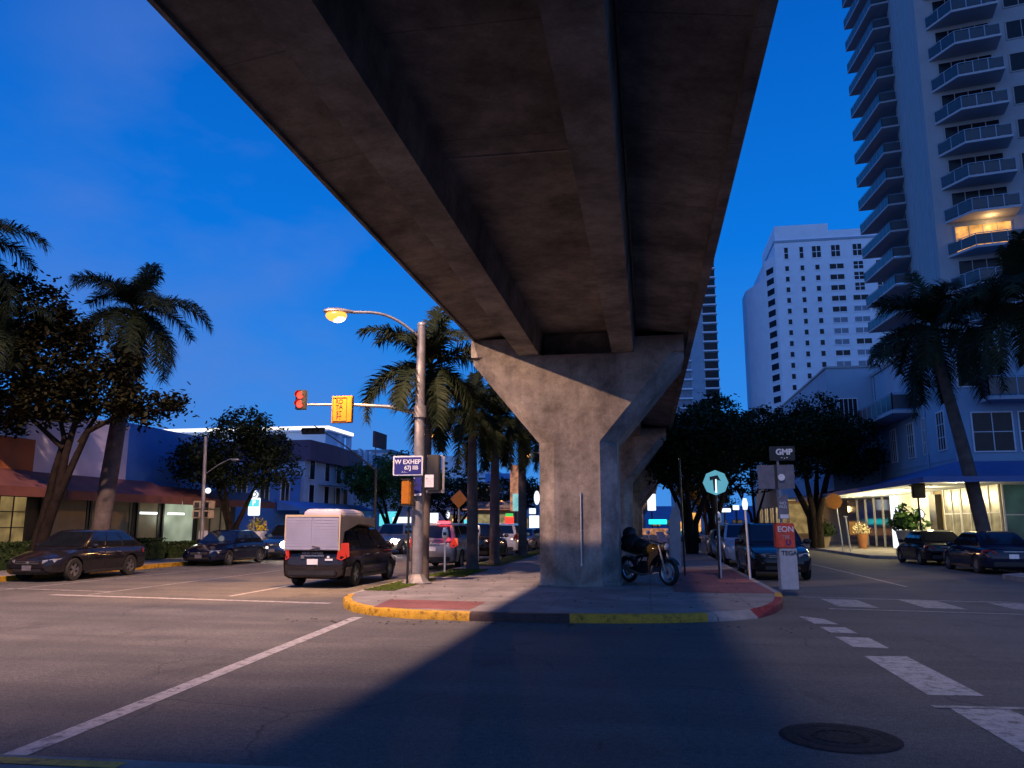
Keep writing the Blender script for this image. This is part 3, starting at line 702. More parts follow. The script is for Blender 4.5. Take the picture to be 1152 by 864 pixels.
# cluster: post with two grey sign backs etc.
Y = 21.0
pb_ = GY(882, 640, Y); q = GY(876, 520, Y)
a = thing('sign_post', 'leaning metal sign post behind the orange topped cabinet', 'post', (pb_.x, Y, H))
tp = GY(874, 505, Y) - a.location
g = MB(); g.tube([(0, 0, 0), (tp.x, 0, tp.z)], .032, 8); g.build('post', 'steel', a, smooth=50)
q = GY(873, 536.5, Y - .05)
b_ = thing('sign_pair', 'two grey sign backs side by side high on the leaning post', 'sign', (q.x, Y - .05, q.z))
for s in (-1, 1):
    g = MB(); g.cbox((s * .235, 0, 0), (.42, .015, .60)); g.build('panel', 'greysign', b_, bevel=.005)
g = MB(); g.cbox((0, .0, 0), (.07, .03, .62)); g.build('centre_bar', 'darkframe', b_)
q = GY(879, 537, Y - .08)
b_ = thing('round_sticker', 'small round white disc on the right grey sign back', 'disc', (q.x, Y - .085, q.z)); g = MB(); disc(g, (0, 0, 0), .085); g.build('disc', 'white', b_)
q = GY(882, 510, Y - .05)
b_ = thing('route_sign', 'black sign with white block lettering above the grey sign backs', 'sign', (q.x, Y - .05, q.z))
g = MB(); g.cbox((-.05, 0, 0), (.62, .02, .36)); g.build('panel', 'black', b_); text('lettering', 'GMP', .2, (-.0, -.014, .03), 'white', b_, bold=.008); text('lettering', '- . -', .12, (0, -.014, -.1), 'white', b_, bold=.004)
q = GY(881, 571, Y - .06)
b_ = thing('parking_notice', 'narrow pale notice plate tilted on the leaning post', 'sign', (q.x, Y - .06, q.z))
g = MB(); g.add([(-.13, 0, -.28), (.13, 0, -.28), (.12, 0, .34), (-.12, 0, .22)] + [(-.13, .015, -.28), (.13, .015, -.28), (.12, .015, .34), (-.12, .015, .22)], [(0, 1, 2, 3), (7, 6, 5, 4), (0, 4, 5, 1), (1, 5, 6, 2), (2, 6, 7, 3), (3, 7, 4, 0)]); g.build('plate', 'greysign', b_)
g = MB(); g.cbox((.02, -.008, -.22), (.2, .008, .1)); g.build('white_band', 'white', b_)
text('lettering', 'NO\nPKG', .1, (0, -.006, .06), 'white', b_)
b0 = GZ(881, 660, H)
cb = thing('utility_cabinet', 'narrow grey white cabinet with black scrawl near the red kerb', 'cabinet', (b0.x, 20.6, H), R(8))
g = MB(); g.box(-.21, .21, -.12, .12, 0, .98); g.build('cabinet', 'boxgrey', cb, bevel=.012)
text('lettering', 'TEGA', .15, (.02, -.125, .86), 'darkframe', cb, bold=.002)
nb = thing('news_box', 'orange red box with white markings on top of the grey cabinet', 'box', (b0.x - .02, 20.6, H + .98), R(8))
g = MB(); g.box(-.25, .2, -.14, .12, 0, .6); g.build('box', 'orange_red', nb, bevel=.02)
text('lettering', 'EON', .19, (-.02, -.145, .45), 'white', nb, bold=.003); text('lettering', 'TBE', .11, (-.02, -.145, .27), 'boxgrey', nb); text('lettering', 'U', .17, (.03, -.145, .13), 'bluesign', nb, bold=.006)
q = GY(745, 600, 26)
a = thing('sandwich_board', 'upright pale lavender board behind the motorcycle handlebar', 'sign board', (GY(760, 600, 25.5).x, 25.5, H))
g = MB(); g.prism([(-.16, .1), (.14, .1), (.16, 1.95), (.06, 2.25), (-.1, 2.0), (-.18, 1.7)], -.03, .03, axis='y'); g.build('panel', 'boxgrey', a)
g = MB(); g.tube([(.24, .02, 0), (.2, .02, 3.6)], .03, 8); g.build('post', 'darksteel', a, smooth=50)
# meters on the left kerb of the median
for k, (X, Yb, yy) in enumerate([(526, 655, 26.2), (541, 640, 29.5), (539, 640, 33)]):
    pass
q = GX(541, 640, -6.55); meter('parking meter with round glowing cream face before the white car', (-6.5, 30.5, H), 1.15)
meter('parking meter on the kerb behind the silver car', (-6.55, 25.6, H), 1.1)
q = GY(542, 624, 30.3)

# ------------------------------------------------------------------ vehicles (front towards +Y in local space)
def carpaint(name, col, metal=0, rough=.14):
    m, nt, b = newmat(name); b.inputs['Metallic'].default_value = metal; b.inputs['Roughness'].default_value = rough
    v = coords(nt); dirt = ramp(nt, noise(nt, v, 3, 5), [(.35, tuple(c * .85 for c in col)), (.7, tuple(c * 1.12 + .002 for c in col))])
    L(nt, dirt, b.inputs['Base Color']); b.inputs['Coat Weight'].default_value = .25; b.inputs['Specular IOR Level'].default_value = .4; b.inputs['Coat Roughness'].default_value = .06
    return m
def baked(o):
    dg = bpy.context.evaluated_depsgraph_get(); dg.update()
    me = bpy.data.meshes.new_from_object(o.evaluated_get(dg)); o.modifiers.clear(); o.data = me; return o
SPEC = {  # L, W, belt z, roof z, hood z at nose, hood z at cowl, greenhouse y (rear base, rear roof, front roof, front base), rear deck z, clearance, wheel r
    'sedan': dict(L=4.6, W=1.80, belt=.93, roof=1.43, nose=.66, cowl=.93, gh=(-1.75, -1.0, .25, 1.05), tail=.92, zb=.20, r=.32, wb=1.35),
    'hatch': dict(L=4.5, W=1.84, belt=.98, roof=1.50, nose=.70, cowl=.98, gh=(-2.1, -1.15, .25, 1.10), tail=.98, zb=.22, r=.34, wb=1.35),
    'suv': dict(L=4.7, W=1.90, belt=1.10, roof=1.72, nose=.86, cowl=1.10, gh=(-2.22, -1.85, .35, 1.10), tail=1.10, zb=.27, r=.37, wb=1.38),
    'minivan': dict(L=4.7, W=1.85, belt=1.02, roof=1.60, nose=.72, cowl=1.02, gh=(-2.2, -2.0, .65, 1.5), tail=1.0, zb=.24, r=.34, wb=1.42),
}
def car(name, label, kind, loc, rz, paint, lights='off', tail='off', plate='white', group='cars and vans on the street', cat='car', spots=0, rims='chrome', extra=None):
    S = SPEC[kind]; hl = S['L'] / 2; W = S['W'] / 2
    t = thing(name, label, cat, loc, rz, group)
    g = MB(); rings = []
    ghr, _, _, ghf = S['gh']
    st_ = [(-hl, .80, S['zb'] + .22, S['tail'] - .22), (-hl + .06, .90, S['zb'] + .04, S['tail'] - .08), (-hl + .22, .965, S['zb'], S['tail'] - .01), (ghr, .99, S['zb'], S['tail']), (-.8, 1, S['zb'] - .02, S['belt']), (.4, 1, S['zb'] - .02, S['belt'] - .01),
           (ghf, .99, S['zb'], S['cowl'] - .03), (hl - .75, .98, S['zb'], S['cowl'] * .35 + S['nose'] * .65 + .06), (hl - .28, .93, S['zb'] - .01, S['nose'] + .03), (hl - .09, .84, S['zb'], S['nose'] - .04), (hl, .66, S['zb'] + .12, S['nose'] - .22)]
    for y, k, zb, zt in st_:
        ww = W * k; mid = zb + (zt - zb) * .5
        half = [(0, zb), (ww * .8, zb), (ww * .96, zb + .07), (ww, mid - .06), (ww * 1.0, mid + .08), (ww * .965, zt - .10), (ww * .90, zt - .025), (ww * .72, zt), (0, zt + .018)]
        rings.append([(x, y, z) for x, z in half] + [(-x, y, z) for x, z in half[-2:0:-1]])
    g.loft(rings)
    b = g.build('body', [paint, 'black'], t)
    cut = MB()
    for sy in (-1, 1):
        cut.lathe([(0, -W - .1), (S['r'] + .055, -W - .1), (S['r'] + .055, -W + .30), (0, -W + .30)], 28, 0, 'x', (0, sy * S['wb'], S['r']))
        cut.lathe([(0, W - .30), (S['r'] + .055, W - .30), (S['r'] + .055, W + .1), (0, W + .1)], 28, 0, 'x', (0, sy * S['wb'], S['r']))
    c = cut.build('cutter', 'black')
    bm = bmesh.new(); bm.from_mesh(c.data); bmesh.ops.remove_doubles(bm, verts=bm.verts, dist=1e-5); bmesh.ops.recalc_face_normals(bm, faces=bm.faces); bm.to_mesh(c.data); bm.free()
    c.location = (0, 0, 0)
    b.parent = None
    md = b.modifiers.new('b', 'BOOLEAN'); md.operation = 'DIFFERENCE'; md.object = c; md.solver = 'EXACT'; md.material_mode = 'TRANSFER'
    baked(b); b.parent = t
    bpy.data.objects.remove(c)
    b.data.polygons.foreach_set('use_smooth', [True] * len(b.data.polygons)); b.data.set_sharp_from_angle(angle=R(32))
    b.name = 'body'
    # greenhouse
    yA, yB, yC, yD = S['gh']; wb, wt = W * .90, W * .70; zb, zt = S['belt'] - .03, S['roof']
    def side(u, v, s):   # u along length, v up
        y0 = yA + (yD - yA) * u; y1 = yB + (yC - yB) * u
        vv = v; bulge = .03 * math.sin(PI * v)
        return Vector((s * (wb + (wt - wb) * vv + bulge), y0 + (y1 - y0) * vv, zb + (zt - zb) * vv))
    g = MB(); rings = []
    for v in (0, .35, .7, .92, 1.0):
        k = 1 if v < .95 else .93
        z = zb + (zt - zb) * v + (0.0 if v < 1 else .0)
        us = [0, .08, .3, .6, .92, 1]
        rr = [side(u, v, 1) for u in us] + [side(u, v, -1) for u in us[::-1]]
        cxy = Vector((0, (yB + yC) / 2, 0))
        out = []
        for p in rr:
            q = Vector((p.x * k, (p.y - cxy.y) * (k if v > .95 else 1) + cxy.y, p.z)); out.append(q)
        # bow the screens outward
        rings.append(out)
    g.loft(rings)
    n0 = len(g.v)
    roofz = zt + .03
    g.loft([rings[-1], [Vector((p.x * .75, (p.y - (yB + yC) / 2) * .8 + (yB + yC) / 2, roofz)) for p in rings[-1]]])
    g.build('cabin', paint, t, smooth=35)
    def pane(nm, pts, m='glass'):
        g = MB(); n = (pts[1] - pts[0]).cross(pts[3] - pts[0]).normalized()
        ctr = Vector((0, (yA + yD) / 2, .8)); 
        if n.dot(pts[0] - ctr) < 0: n = -n
        g.quad(*[p + n * .014 for p in pts]); return g.build(nm, m, t, fixn=False)
    def fr(u, v, y_a, y_b):   # front or rear screen point, u across -1..1
        wv = wb + (wt - wb) * v; return Vector((u * wv, y_a + (y_b - y_a) * v, zb + (zt - zb) * v))
    pane('windshield', [fr(-.9, .12, yD, yC), fr(.9, .12, yD, yC), fr(.9, .92, yD, yC), fr(-.9, .92, yD, yC)])
    pane('rear_window', [fr(.86, .2, yA, yB), fr(-.86, .2, yA, yB), fr(-.84, .88, yA, yB), fr(.84, .88, yA, yB)])
    for s in (-1, 1):
        for u0, u1 in ((.06, .30), (.34, .62), (.65, .94)):
            pts = []
            for u, v in ((u0, .12), (u1, .12), (u1, .45), (u0, .45)): pts.append(side(u, v, s))
            g = MB(); off = Vector((s * .012, 0, .004))
            c = [[side(u0, v, s) + off, side(u1, v, s) + off] for v in (.12, .4, .65, .88)]
            for a, b2 in zip(c[:-1], c[1:]): g.quad(a[0], a[1], b2[1], b2[0])
            g.build('side_window', 'glass', t, fixn=False)
    # wheels
    for sxx in (-1, 1):
        for sy in (-1, 1):
            r = S['r']; x = sxx * (W - .115); cc = (x, sy * S['wb'], r)
            g = MB(); g.lathe([(r * .62, -.10), (r * .93, -.105), (r, -.07), (r, .07), (r * .93, .105), (r * .62, .10), (r * .62, -.10)], 30, 0, 'x', cc)
            wh = g.build('wheel', 'rubber', t, smooth=40)
            g = MB(); o = sxx
            g.lathe([(r * .64, o * .075), (r * .58, o * .085), (r * .56, o * .03)], 28, 0, 'x', cc)
            for k in range(5):
                a = 2 * PI * k / 5 + .3
                for da in (-.16, .16):
                    rot = Matrix.Rotation(a + da, 3, 'X'); p = Vector(cc) + Vector((o * .065, 0, 0)) + rot @ Vector((0, 0, r * .32))
                    g.cbox(p, (.03, r * .10, r * .56), rot=rot)
            g.lathe([(0, o * .085), (r * .14, o * .08), (r * .15, o * .04)], 12, 0, 'x', cc); g.build('rim', rims, wh, smooth=35)
            g = MB(); g.lathe([(0, o * .03), (r * .6, o * .03)], 20, 0, 'x', cc); g.build('brake_disc', 'darksteel', wh)
    ym = hl
    # lamps, grille, bumpers, plates
    for s in (-1, 1):
        zn = S['nose']
        g = MB(); g.add([(s * W * .50, hl - .075, zn - .16), (s * W * .84, hl - .20, zn - .13), (s * W * .90, hl - .44, zn - .015), (s * W * .82, hl - .22, zn - .02), (s * W * .52, hl - .07, zn - .06),
                         (s * W * .50, hl - .2, zn - .16), (s * W * .80, hl - .4, zn - .13), (s * W * .80, hl - .5, zn - .03), (s * W * .7, hl - .4, zn - .04), (s * W * .52, hl - .2, zn - .06)],
                        [(0, 1, 2, 3, 4), (5, 9, 8, 7, 6), (0, 4, 9, 5), (1, 0, 5, 6), (2, 1, 6, 7), (3, 2, 7, 8), (4, 3, 8, 9)])
        g.T = None
        o = g.build('headlight', 'headlight' if lights == 'on' else 'lens', t); o.location = (s * .006, .045, .004)
        if lights == 'on':
            g = MB(); g.ball((s * W * .66, hl + .03, zn - .11), (.21, .10, .16)); g.build('headlight', 'headlight', t, smooth=60)
        zr = S['tail']
        g = MB(); tz0, tz1 = (zr - .30, zr - .08) if kind in ('sedan', 'hatch') else (zr - .26, zr + (.10 if kind == 'suv' else .20))
        g.loft([[(s * W * (.74 if kind in ('suv', 'minivan') else .56), -hl - .015 + dy, tz0 + .05), (s * W * .86, -hl + .03 + dy, tz0), (s * W * .985, -hl + .26 + dy, tz0 + .10), (s * W * .955, -hl + .26 + dy, tz1), (s * W * (.88 if kind in ('suv', 'minivan') else .80), -hl + .035 + dy, tz1), (s * W * (.80 if kind in ('suv', 'minivan') else .60), -hl - .005 + dy, tz1 - .06)] for dy in (0, .08)])
        o = g.build('tail_light', 'tail_lit' if tail == 'on' else 'tail', t); o.location = (s * .012, -.012, 0)
        mz = S['belt'] + .06; my = yD - .42
        g = MB(); g.ball((s * (W + .10), my, mz), (.12, .07, .085)); g.tube([(s * (W * .92), my + .02, mz - .05), (s * (W + .06), my, mz - .03)], .02, 6); g.build('mirror', paint, t, smooth=50)
        for hy in (-.45, .38):
            g = MB(); g.cbox((s * (W * 1.0 + .012), hy - .2, S['belt'] - .16), (.03, .19, .03)); g.build('door_handle', paint if rims != 'chrome' else 'chrome', t, bevel=.006)
        for dy in (yD - .30, -.02 * 1, -.98):
            g = MB(); g.cbox((s * (W * 1.0 + .0005), dy, (S['zb'] + S['belt']) / 2 + .02), (.006, .010, S['belt'] - S['zb'] - .26))
            g.build('door_seam', 'black', t)
        g = MB(); g.cbox((s * (W * .99), 0, S['zb'] + .03), (.05, S['wb'] * 2 - S['r'] * 2 - .2, .09)); g.build('sill', 'black', t, bevel=.01)
    g = MB(); zg = S['nose'] - .15
    g.cbox((0, hl - .045, zg), (W * .9, .10, .13)); g.build('grille', 'black', t, bevel=.02)
    g = MB(); g.cbox((0, hl + .008, zg), (W * .84, .012, .014)); g.cbox((0, hl + .008, zg + .05), (W * .84, .012, .012)); g.ball((0, hl + .01, zg + .02), (.06, .015, .045)); g.build('grille_trim', 'chrome', t, smooth=40)
    g = MB(); g.cbox((0, hl - .08, S['zb'] + .13), (W * 1.1, .18, .13)); g.build('lower_intake', 'black', t, bevel=.02)
    g = MB(); g.cbox((0, hl + .02, S['zb'] + .20), (.31, .012, .15)); g.build('front_plate', 'greysign', t)
    g = MB(); g.cbox((0, -hl + .02, S['zb'] + .16), (W * 1.5, .14, .16)); g.build('rear_bumper', 'black', t, bevel=.03)
    g = MB(); g.cbox((0, -hl - .012, S['tail'] - .30), (.31, .012, .15)); pt = g.build('rear_plate', plate, t)
    g = MB(); g.cbox((0, -hl - .01, S['tail'] - .14), (W * .7, .014, .03)); g.build('rear_trim', 'chrome', t)
    if extra: extra(t, S, W, hl)
    if spots:
        for s in (-1, 1):
            rot = Matrix.Rotation(rz, 4, 'Z'); p = Vector(loc) + rot @ Vector((s * W * .66, hl + .10, S['nose'] - .09)); tg = Vector(loc) + rot @ Vector((s * W * .66, hl + 14, .0))
            l = light('headlight_beam', 'SPOT', p, spots, (1, .88, .68), None, .06, target=tg, spot=62, blend=.7)
            l.parent = t; l.matrix_parent_inverse = Matrix.Identity(4)
            inv = (Matrix.Translation(loc) @ rot).inverted(); m_ = Matrix.Translation(p) @ l.rotation_euler.to_matrix().to_4x4()
            l.matrix_basis = inv @ m_
    return t
CP = {'grey': carpaint('dark_grey_paint', (.011, .010, .013)), 'navy': carpaint('navy_paint', (.005, .008, .028)), 'black': carpaint('black_paint', (.006, .006, .008)), 'silver': carpaint('silver_paint', (.30, .28, .27), .6, .35),
      'white': carpaint('white_car_paint', (.62, .62, .63), 0), 'plum': carpaint('charcoal_van_paint', (.018, .014, .017)), 'blue': carpaint('blue_paint', (.012, .025, .085)), 'whiteblue': carpaint('pale_car_paint', (.42, .45, .52), .1)}
bx = GX(75, 650, -18.3)
car('parked_car', 'dark grey hatchback with wheel glints parked nearest by the palm trunk', 'hatch', (-18.32, 23.7, 0), PI, CP['grey'])
car('parked_car', 'dark navy sedan parked in front of the bright shop window', 'sedan', (-18.3, 33.0, 0), PI, CP['navy'])
car('moving_car', 'dark blue car with blazing headlights left of the white boxed minivan', 'suv', (-17.95, 38.7, 0), PI + R(2), CP['blue'], lights='on', spots=1800)
car('moving_car', 'silver car with both headlights lit coming between minivan and lamp post', 'suv', (-15.0, 46.5, 0), PI + R(2), CP['silver'], lights='on', spots=3800)
car('moving_car', 'far car with lit headlights partly behind the lamp post', 'sedan', (-12.4, 57, 0), PI, CP['black'], lights='on')
M['cargo'] = mat('white_cargo_panel', (.24, .26, .40), .6, 0, .10, 1.5)
M['cargoside'] = mat('cream_cargo_side', (.40, .34, .26), .65, 0, .12, 2)
def cargo(t, S, W, hl):
    cb = MB(); prof = [(-hl - .06, 1.0), (-hl - .02, 1.93), (-hl + 2.55, 1.90), (-hl + 2.62, 1.60), (-hl + 2.2, 1.68), (-hl + 1.3, 1.72), (-hl + .25, 1.50), (-hl + .05, 1.02)]
    cb.prism(prof, -W * .86, W * .86, 0, 'x'); o = cb.build('cargo_box', ['cargoside'], t, bevel=.012)
    g = MB()
    n = 11
    for k in range(n):
        z0 = 1.03 + k * (.86 / n); z1 = z0 + .86 / n - .012
        for s in (-1, 1):
            g.box(min(s * .02, s * W * .82), max(s * .02, s * W * .82), -hl - .105, -hl - .065, z0, z1)
    g.box(-W * .82, W * .82, -hl - .085, -hl - .06, 1.02, 1.90); g.build('ribbed_panel', 'cargo', o)
    g = MB(); g.box(-W * .87, W * .87, -hl - .10, -hl - .04, 1.90, 1.96); g.box(-W * .87, -W * .83, -hl - .10, -hl - .04, 1.0, 1.9); g.box(W * .83, W * .87, -hl - .10, -hl - .04, 1.0, 1.9); g.build('edge_trim', 'cargoside', o)
    g = MB(); g.loft([[(x, y, z) for x, y in ((-.55 * k, -hl + .5 + (1 - k) * .3), (.55 * k, -hl + .5 + (1 - k) * .3), (.55 * k, -hl + 2.3 - (1 - k) * 1.6), (-.55 * k, -hl + 2.3 - (1 - k) * 1.6))] for z, k in ((1.92, 1), (2.0, 1), (2.09, .92), (2.13, .75))])
    g.build('roof_vent', 'cargo', o, bevel=.02)
    g = MB(); g.box(-.35, .15, -hl + .56, -hl + .9, 2.09, 2.12); g.build('vent_lid', 'orange_red', o)
    g = MB(); g.tube([(-.05, -hl - .10, 1.02), (.25, -hl - .12, 1.08), (.02, -hl - .12, 1.12)], .015, 6); g.build('wiper', 'black', t)
    g = MB(); g.cbox((-.28, -hl - .03, .83), (.10, .012, .09)); g.build('badge', 'greysign', t)
    g = MB(); g.cbox((.48, -hl - .03, .76), (.22, .01, .05)); g.cbox((.46, -hl - .03, .83), (.07, .01, .06)); g.build('sticker', 'white', t)
    text('lettering', 'VEHIC EXPRESS', .09, (0, -hl - .03, .93), 'greysign', t, bold=.002)
car('minivan', 'dark minivan with white ribbed cargo box and roof vent waiting at the kerb', 'minivan', (-8.98, 23.15, 0), R(-1), CP['plum'], tail='on', cat='minivan', extra=cargo)
M['brake'] = emit('bright_brake_lamp', (1, .04, .05), 5)
def beacon(t, S, W, hl):
    g = MB(); g.cbox((.35, -hl + .40, S['roof'] + .06), (.5, .14, .09)); g.build('high_brake_light', 'brake', t, bevel=.02)
    l = light('brake_glow', 'POINT', (0, 0, 0), 9, (1, .05, .06)); l.parent = t; l.location = (.35, -hl - .25, S['roof'] + .1)
car('waiting_car', 'silver crossover with glowing red brake lights behind the lamp post', 'suv', (-8.0, 31.6, 0), 0, CP['silver'], tail='on', extra=beacon)
car('parked_car', 'black crossover parked behind the silver crossover with red lights', 'suv', (-7.95, 38.4, 0), 0, CP['black'])
car('parked_car', 'white crossover parked beyond the black one near the palm trunks', 'suv', (-7.9, 45.2, 0), 0, CP['white'])
car('parked_car', 'grey car parked beyond the white crossover', 'sedan', (-7.9, 52, 0), 0, CP['silver'])
car('parked_car', 'distant dark car at the end of the left kerb row', 'sedan', (-7.9, 58.5, 0), 0, CP['grey'])
car('parked_car', 'large black crossover facing the viewer behind the grey cabinet', 'suv', (4.02, 28.1, 0), PI, CP['black'])
car('parked_car', 'pale crossover parked behind the large black crossover', 'suv', (4.0, 36.2, 0), PI, CP['whiteblue'])
car('parked_car', 'silver car third in the row right of the median', 'sedan', (4.0, 43.5, 0), PI, CP['silver'])
car('parked_car', 'small dark car far down the right hand road', 'sedan', (3.9, 78, 0), PI, CP['black'])
car('parked_car', 'black sedan parked in front of the lit cafe entrance', 'sedan', (12.25, 38.3, 0), 0, CP['black'], plate='lens')
car('parked_car', 'dark sedan at the edge of the view before the second cafe window', 'sedan', (12.25, 32.3, 0), 0, CP['navy'])

# ------------------------------------------------------------------ motorcycle
def motorcycle(loc, rz):
    t = thing('motorcycle', 'black and olive yellow motorcycle with bulky black bag beside the pier', 'motorcycle', loc, rz)
    r = .31
    for y in (-.72, .72):
        g = MB(); g.lathe([(r * .78, -.045), (r * .92, -.06), (r, -.03), (r, .03), (r * .92, .06), (r * .78, .045), (r * .78, -.045)], 32, 0, 'x', (0, y, r)); wh = g.build('wheel', 'rubber', t, smooth=45)
        g = MB(); g.lathe([(r * .79, -.03), (r * .70, -.02), (r * .70, .02), (r * .79, .03)], 30, 0, 'x', (0, y, r))
        for k in range(5):
            a = 2 * PI * k / 5; rot = Matrix.Rotation(a, 3, 'X'); g.cbox(Vector((0, y, r)) + rot @ Vector((0, 0, r * .38)), (.03, .03, r * .7), rot=rot)
        g.lathe([(0, -.05), (.05, -.05), (.05, .05), (0, .05)], 12, 0, 'x', (0, y, r)); g.build('rim', 'chrome', wh, smooth=35)
        g = MB(); g.lathe([(.07, .05), (.15, .05), (.15, .056), (.07, .056)], 24, 0, 'x', (0, y, r)); g.build('brake_disc', 'lightsteel', wh)
        g = MB(); g.loft([[(x * .075, y + (r + .04) * math.cos(a), r + (r + .04) * math.sin(a)) for a in [R(q) for q in range(30, 165, 12)]] for x in (-1, -.5, .5, 1)], closed=False, cap=False); g.build('mudguard', 'black', t, fixn=False, smooth=60)
    g = MB()
    for s in (-1, 1): g.tube([(s * .10, .72, r), (s * .10, .60, .62), (s * .10, .50, .95)], [.028, .026, .03], 10)
    g.build('fork', 'steel', t, smooth=50)
    g = MB()
    g.tube([(0, .48, .92), (0, .2, .72), (0, -.2, .66), (0, -.45, .62)], .035, 8); g.tube([(0, .45, .85), (0, .32, .45), (0, .05, .28), (0, -.3, .3)], .03, 8)
    for s in (-1, 1): g.tube([(s * .09, -.3, .42), (s * .09, -.72, r)], .028, 8); g.tube([(s * .07, -.25, .66), (s * .07, -.45, .45)], .02, 8)
    g.build('frame', 'darksteel', t, smooth=50)
    g = MB(); g.cbox((0, .05, .42), (.30, .42, .26)); g.cbox((0, .2, .62), (.22, .2, .2), rot=Matrix.Rotation(R(-25), 3, 'X')); g.cbox((0, -.1, .36), (.34, .22, .2))
    for k in range(5): g.cbox((0, .2, .53 + k * .035), (.27, .24, .012), rot=Matrix.Rotation(R(-25), 3, 'X'))
    g.build('engine', 'darksteel', t, bevel=.02)
    g = MB(); g.tube([(.13, .3, .45), (.15, .25, .27), (.15, -.1, .22), (.17, -.5, .30), (.18, -.85, .42)], [.025, .03, .03, .05, .055], 10); g.build('exhaust', 'chrome', t, smooth=50)
    M['olive'] = carpaint('olive_yellow_paint', (.07, .05, .012), .1); t.scale = (1.08, 1.08, 1.08)
    g = MB(); g.loft([[(x * w_, y, z0 + z * h_) for x, z in [(math.cos(a), math.sin(a)) for a in (2 * PI * k / 14 for k in range(14))]] for y, w_, h_, z0 in ((-.16, .07, .05, .78), (-.05, .13, .11, .80), (.12, .18, .15, .83), (.3, .17, .14, .84), (.42, .10, .08, .84), (.46, .04, .03, .84))]); g.build('fuel_tank', 'olive', t, smooth=60)
    g = MB(); g.loft([[(x * w_, y, z0 + z * .05) for x, z in [(math.cos(a), math.sin(a)) for a in (2 * PI * k / 12 for k in range(12))]] for y, w_, z0 in ((-.12, .08, .79), (-.3, .15, .78), (-.55, .14, .82), (-.85, .10, .88), (-1.0, .03, .90))]); g.build('seat', 'black', t, smooth=60)
    g = MB(); g.loft([[(x * w_, y, z0 + z * .045) for x, z in [(math.cos(a), math.sin(a)) for a in (2 * PI * k / 12 for k in range(12))]] for y, w_, z0 in ((-.35, .13, .72), (-.7, .12, .77), (-1.02, .05, .84))]); g.build('tail_fairing', 'olive', t, smooth=60)
    g = MB(); g.cbox((0, -1.02, .80), (.12, .04, .05)); g.build('tail_light', 'tail', t)
    for s in (-1, 1):
        g = MB(); g.prism([(.55, .86), (.30, .80), (.16, .5), (.22, .42), (.38, .62), (.56, .74)], s * .17 - .008, s * .17 + .008, 0, 'x'); g.build('side_fairing', 'black' if s < 0 else 'black', t)
        g = MB(); g.tube([(s * .182, .50, .84), (s * .182, .30, .76), (s * .182, .2, .5)], .012, 6); g.tube([(s * .14, .14, .72), (s * .14, -.4, .73), (s * .11, -.9, .84)], .012, 6); g.build('yellow_stripe', 'olive', t)
    g = MB(); g.ball((0, .60, .90), (.12, .10, .12)); g.build('headlight_shell', 'black', t, smooth=60)
    g = MB(); g.ball((0, .68, .90), (.09, .05, .09)); g.build('headlight', 'lens', t, smooth=60)
    g = MB(); g.add([(-.14, .60, 1.0), (.14, .60, 1.0), (.12, .44, 1.26), (-.12, .44, 1.26), (-.14, .59, .99), (.14, .59, .99), (.12, .43, 1.25), (-.12, .43, 1.25)], [(0, 1, 2, 3), (7, 6, 5, 4), (0, 3, 7, 4), (1, 5, 6, 2), (2, 6, 7, 3), (0, 4, 5, 1)]); g.build('windscreen', 'greysign', t)
    g = MB(); g.tube([(-.38, .30, 1.06), (-.2, .42, 1.03), (0, .48, .98), (.2, .42, 1.03), (.38, .30, 1.06)], .016, 8); g.build('handlebar', 'darksteel', t, smooth=50)
    for s in (-1, 1):
        g = MB(); g.tube([(s * .26, .36, 1.04), (s * .30, .38, 1.22)], .008, 6); g.ball((s * .32, .38, 1.25), (.07, .02, .045)); g.build('mirror', 'lens', t, smooth=50)
    g = MB(); g.tube([(-.05, .05, .25), (-.20, .1, .02)], .015, 6); g.build('side_stand', 'steel', t)
    return t
a0 = Vector((-.52, 22.45, H)); a1 = Vector((.47, 21.35, H)); dd = a1 - a0
motorcycle((a0 + a1) / 2, math.atan2(dd.y, dd.x) - PI / 2)
mc = (a0 + a1) / 2; ud = dd.normalized()
bp = mc - ud * .50 + Vector((0, 0, .84))
a = thing('travel_bag', 'bulky black bag strapped on the motorcycle seat', 'bag', bp, math.atan2(dd.y, dd.x) - PI / 2)
g = MB(); g.ball((0, -.05, .20), (.26, .26, .22)); g.ball((0, .26, .16), (.2, .32, .17)); g.ball((0, -.22, .47), (.19, .21, .18)); g.ball((0, -.40, .28), (.14, .12, .14)); o = g.build('bag_body', 'black', a, smooth=80)
g = MB(); g.tube([(-.2, -.05, .05), (-.22, -.05, .3), (0, -.05, .40), (.22, -.05, .3), (.2, -.05, .05)], .012, 6); g.build('strap', 'greysign', a)

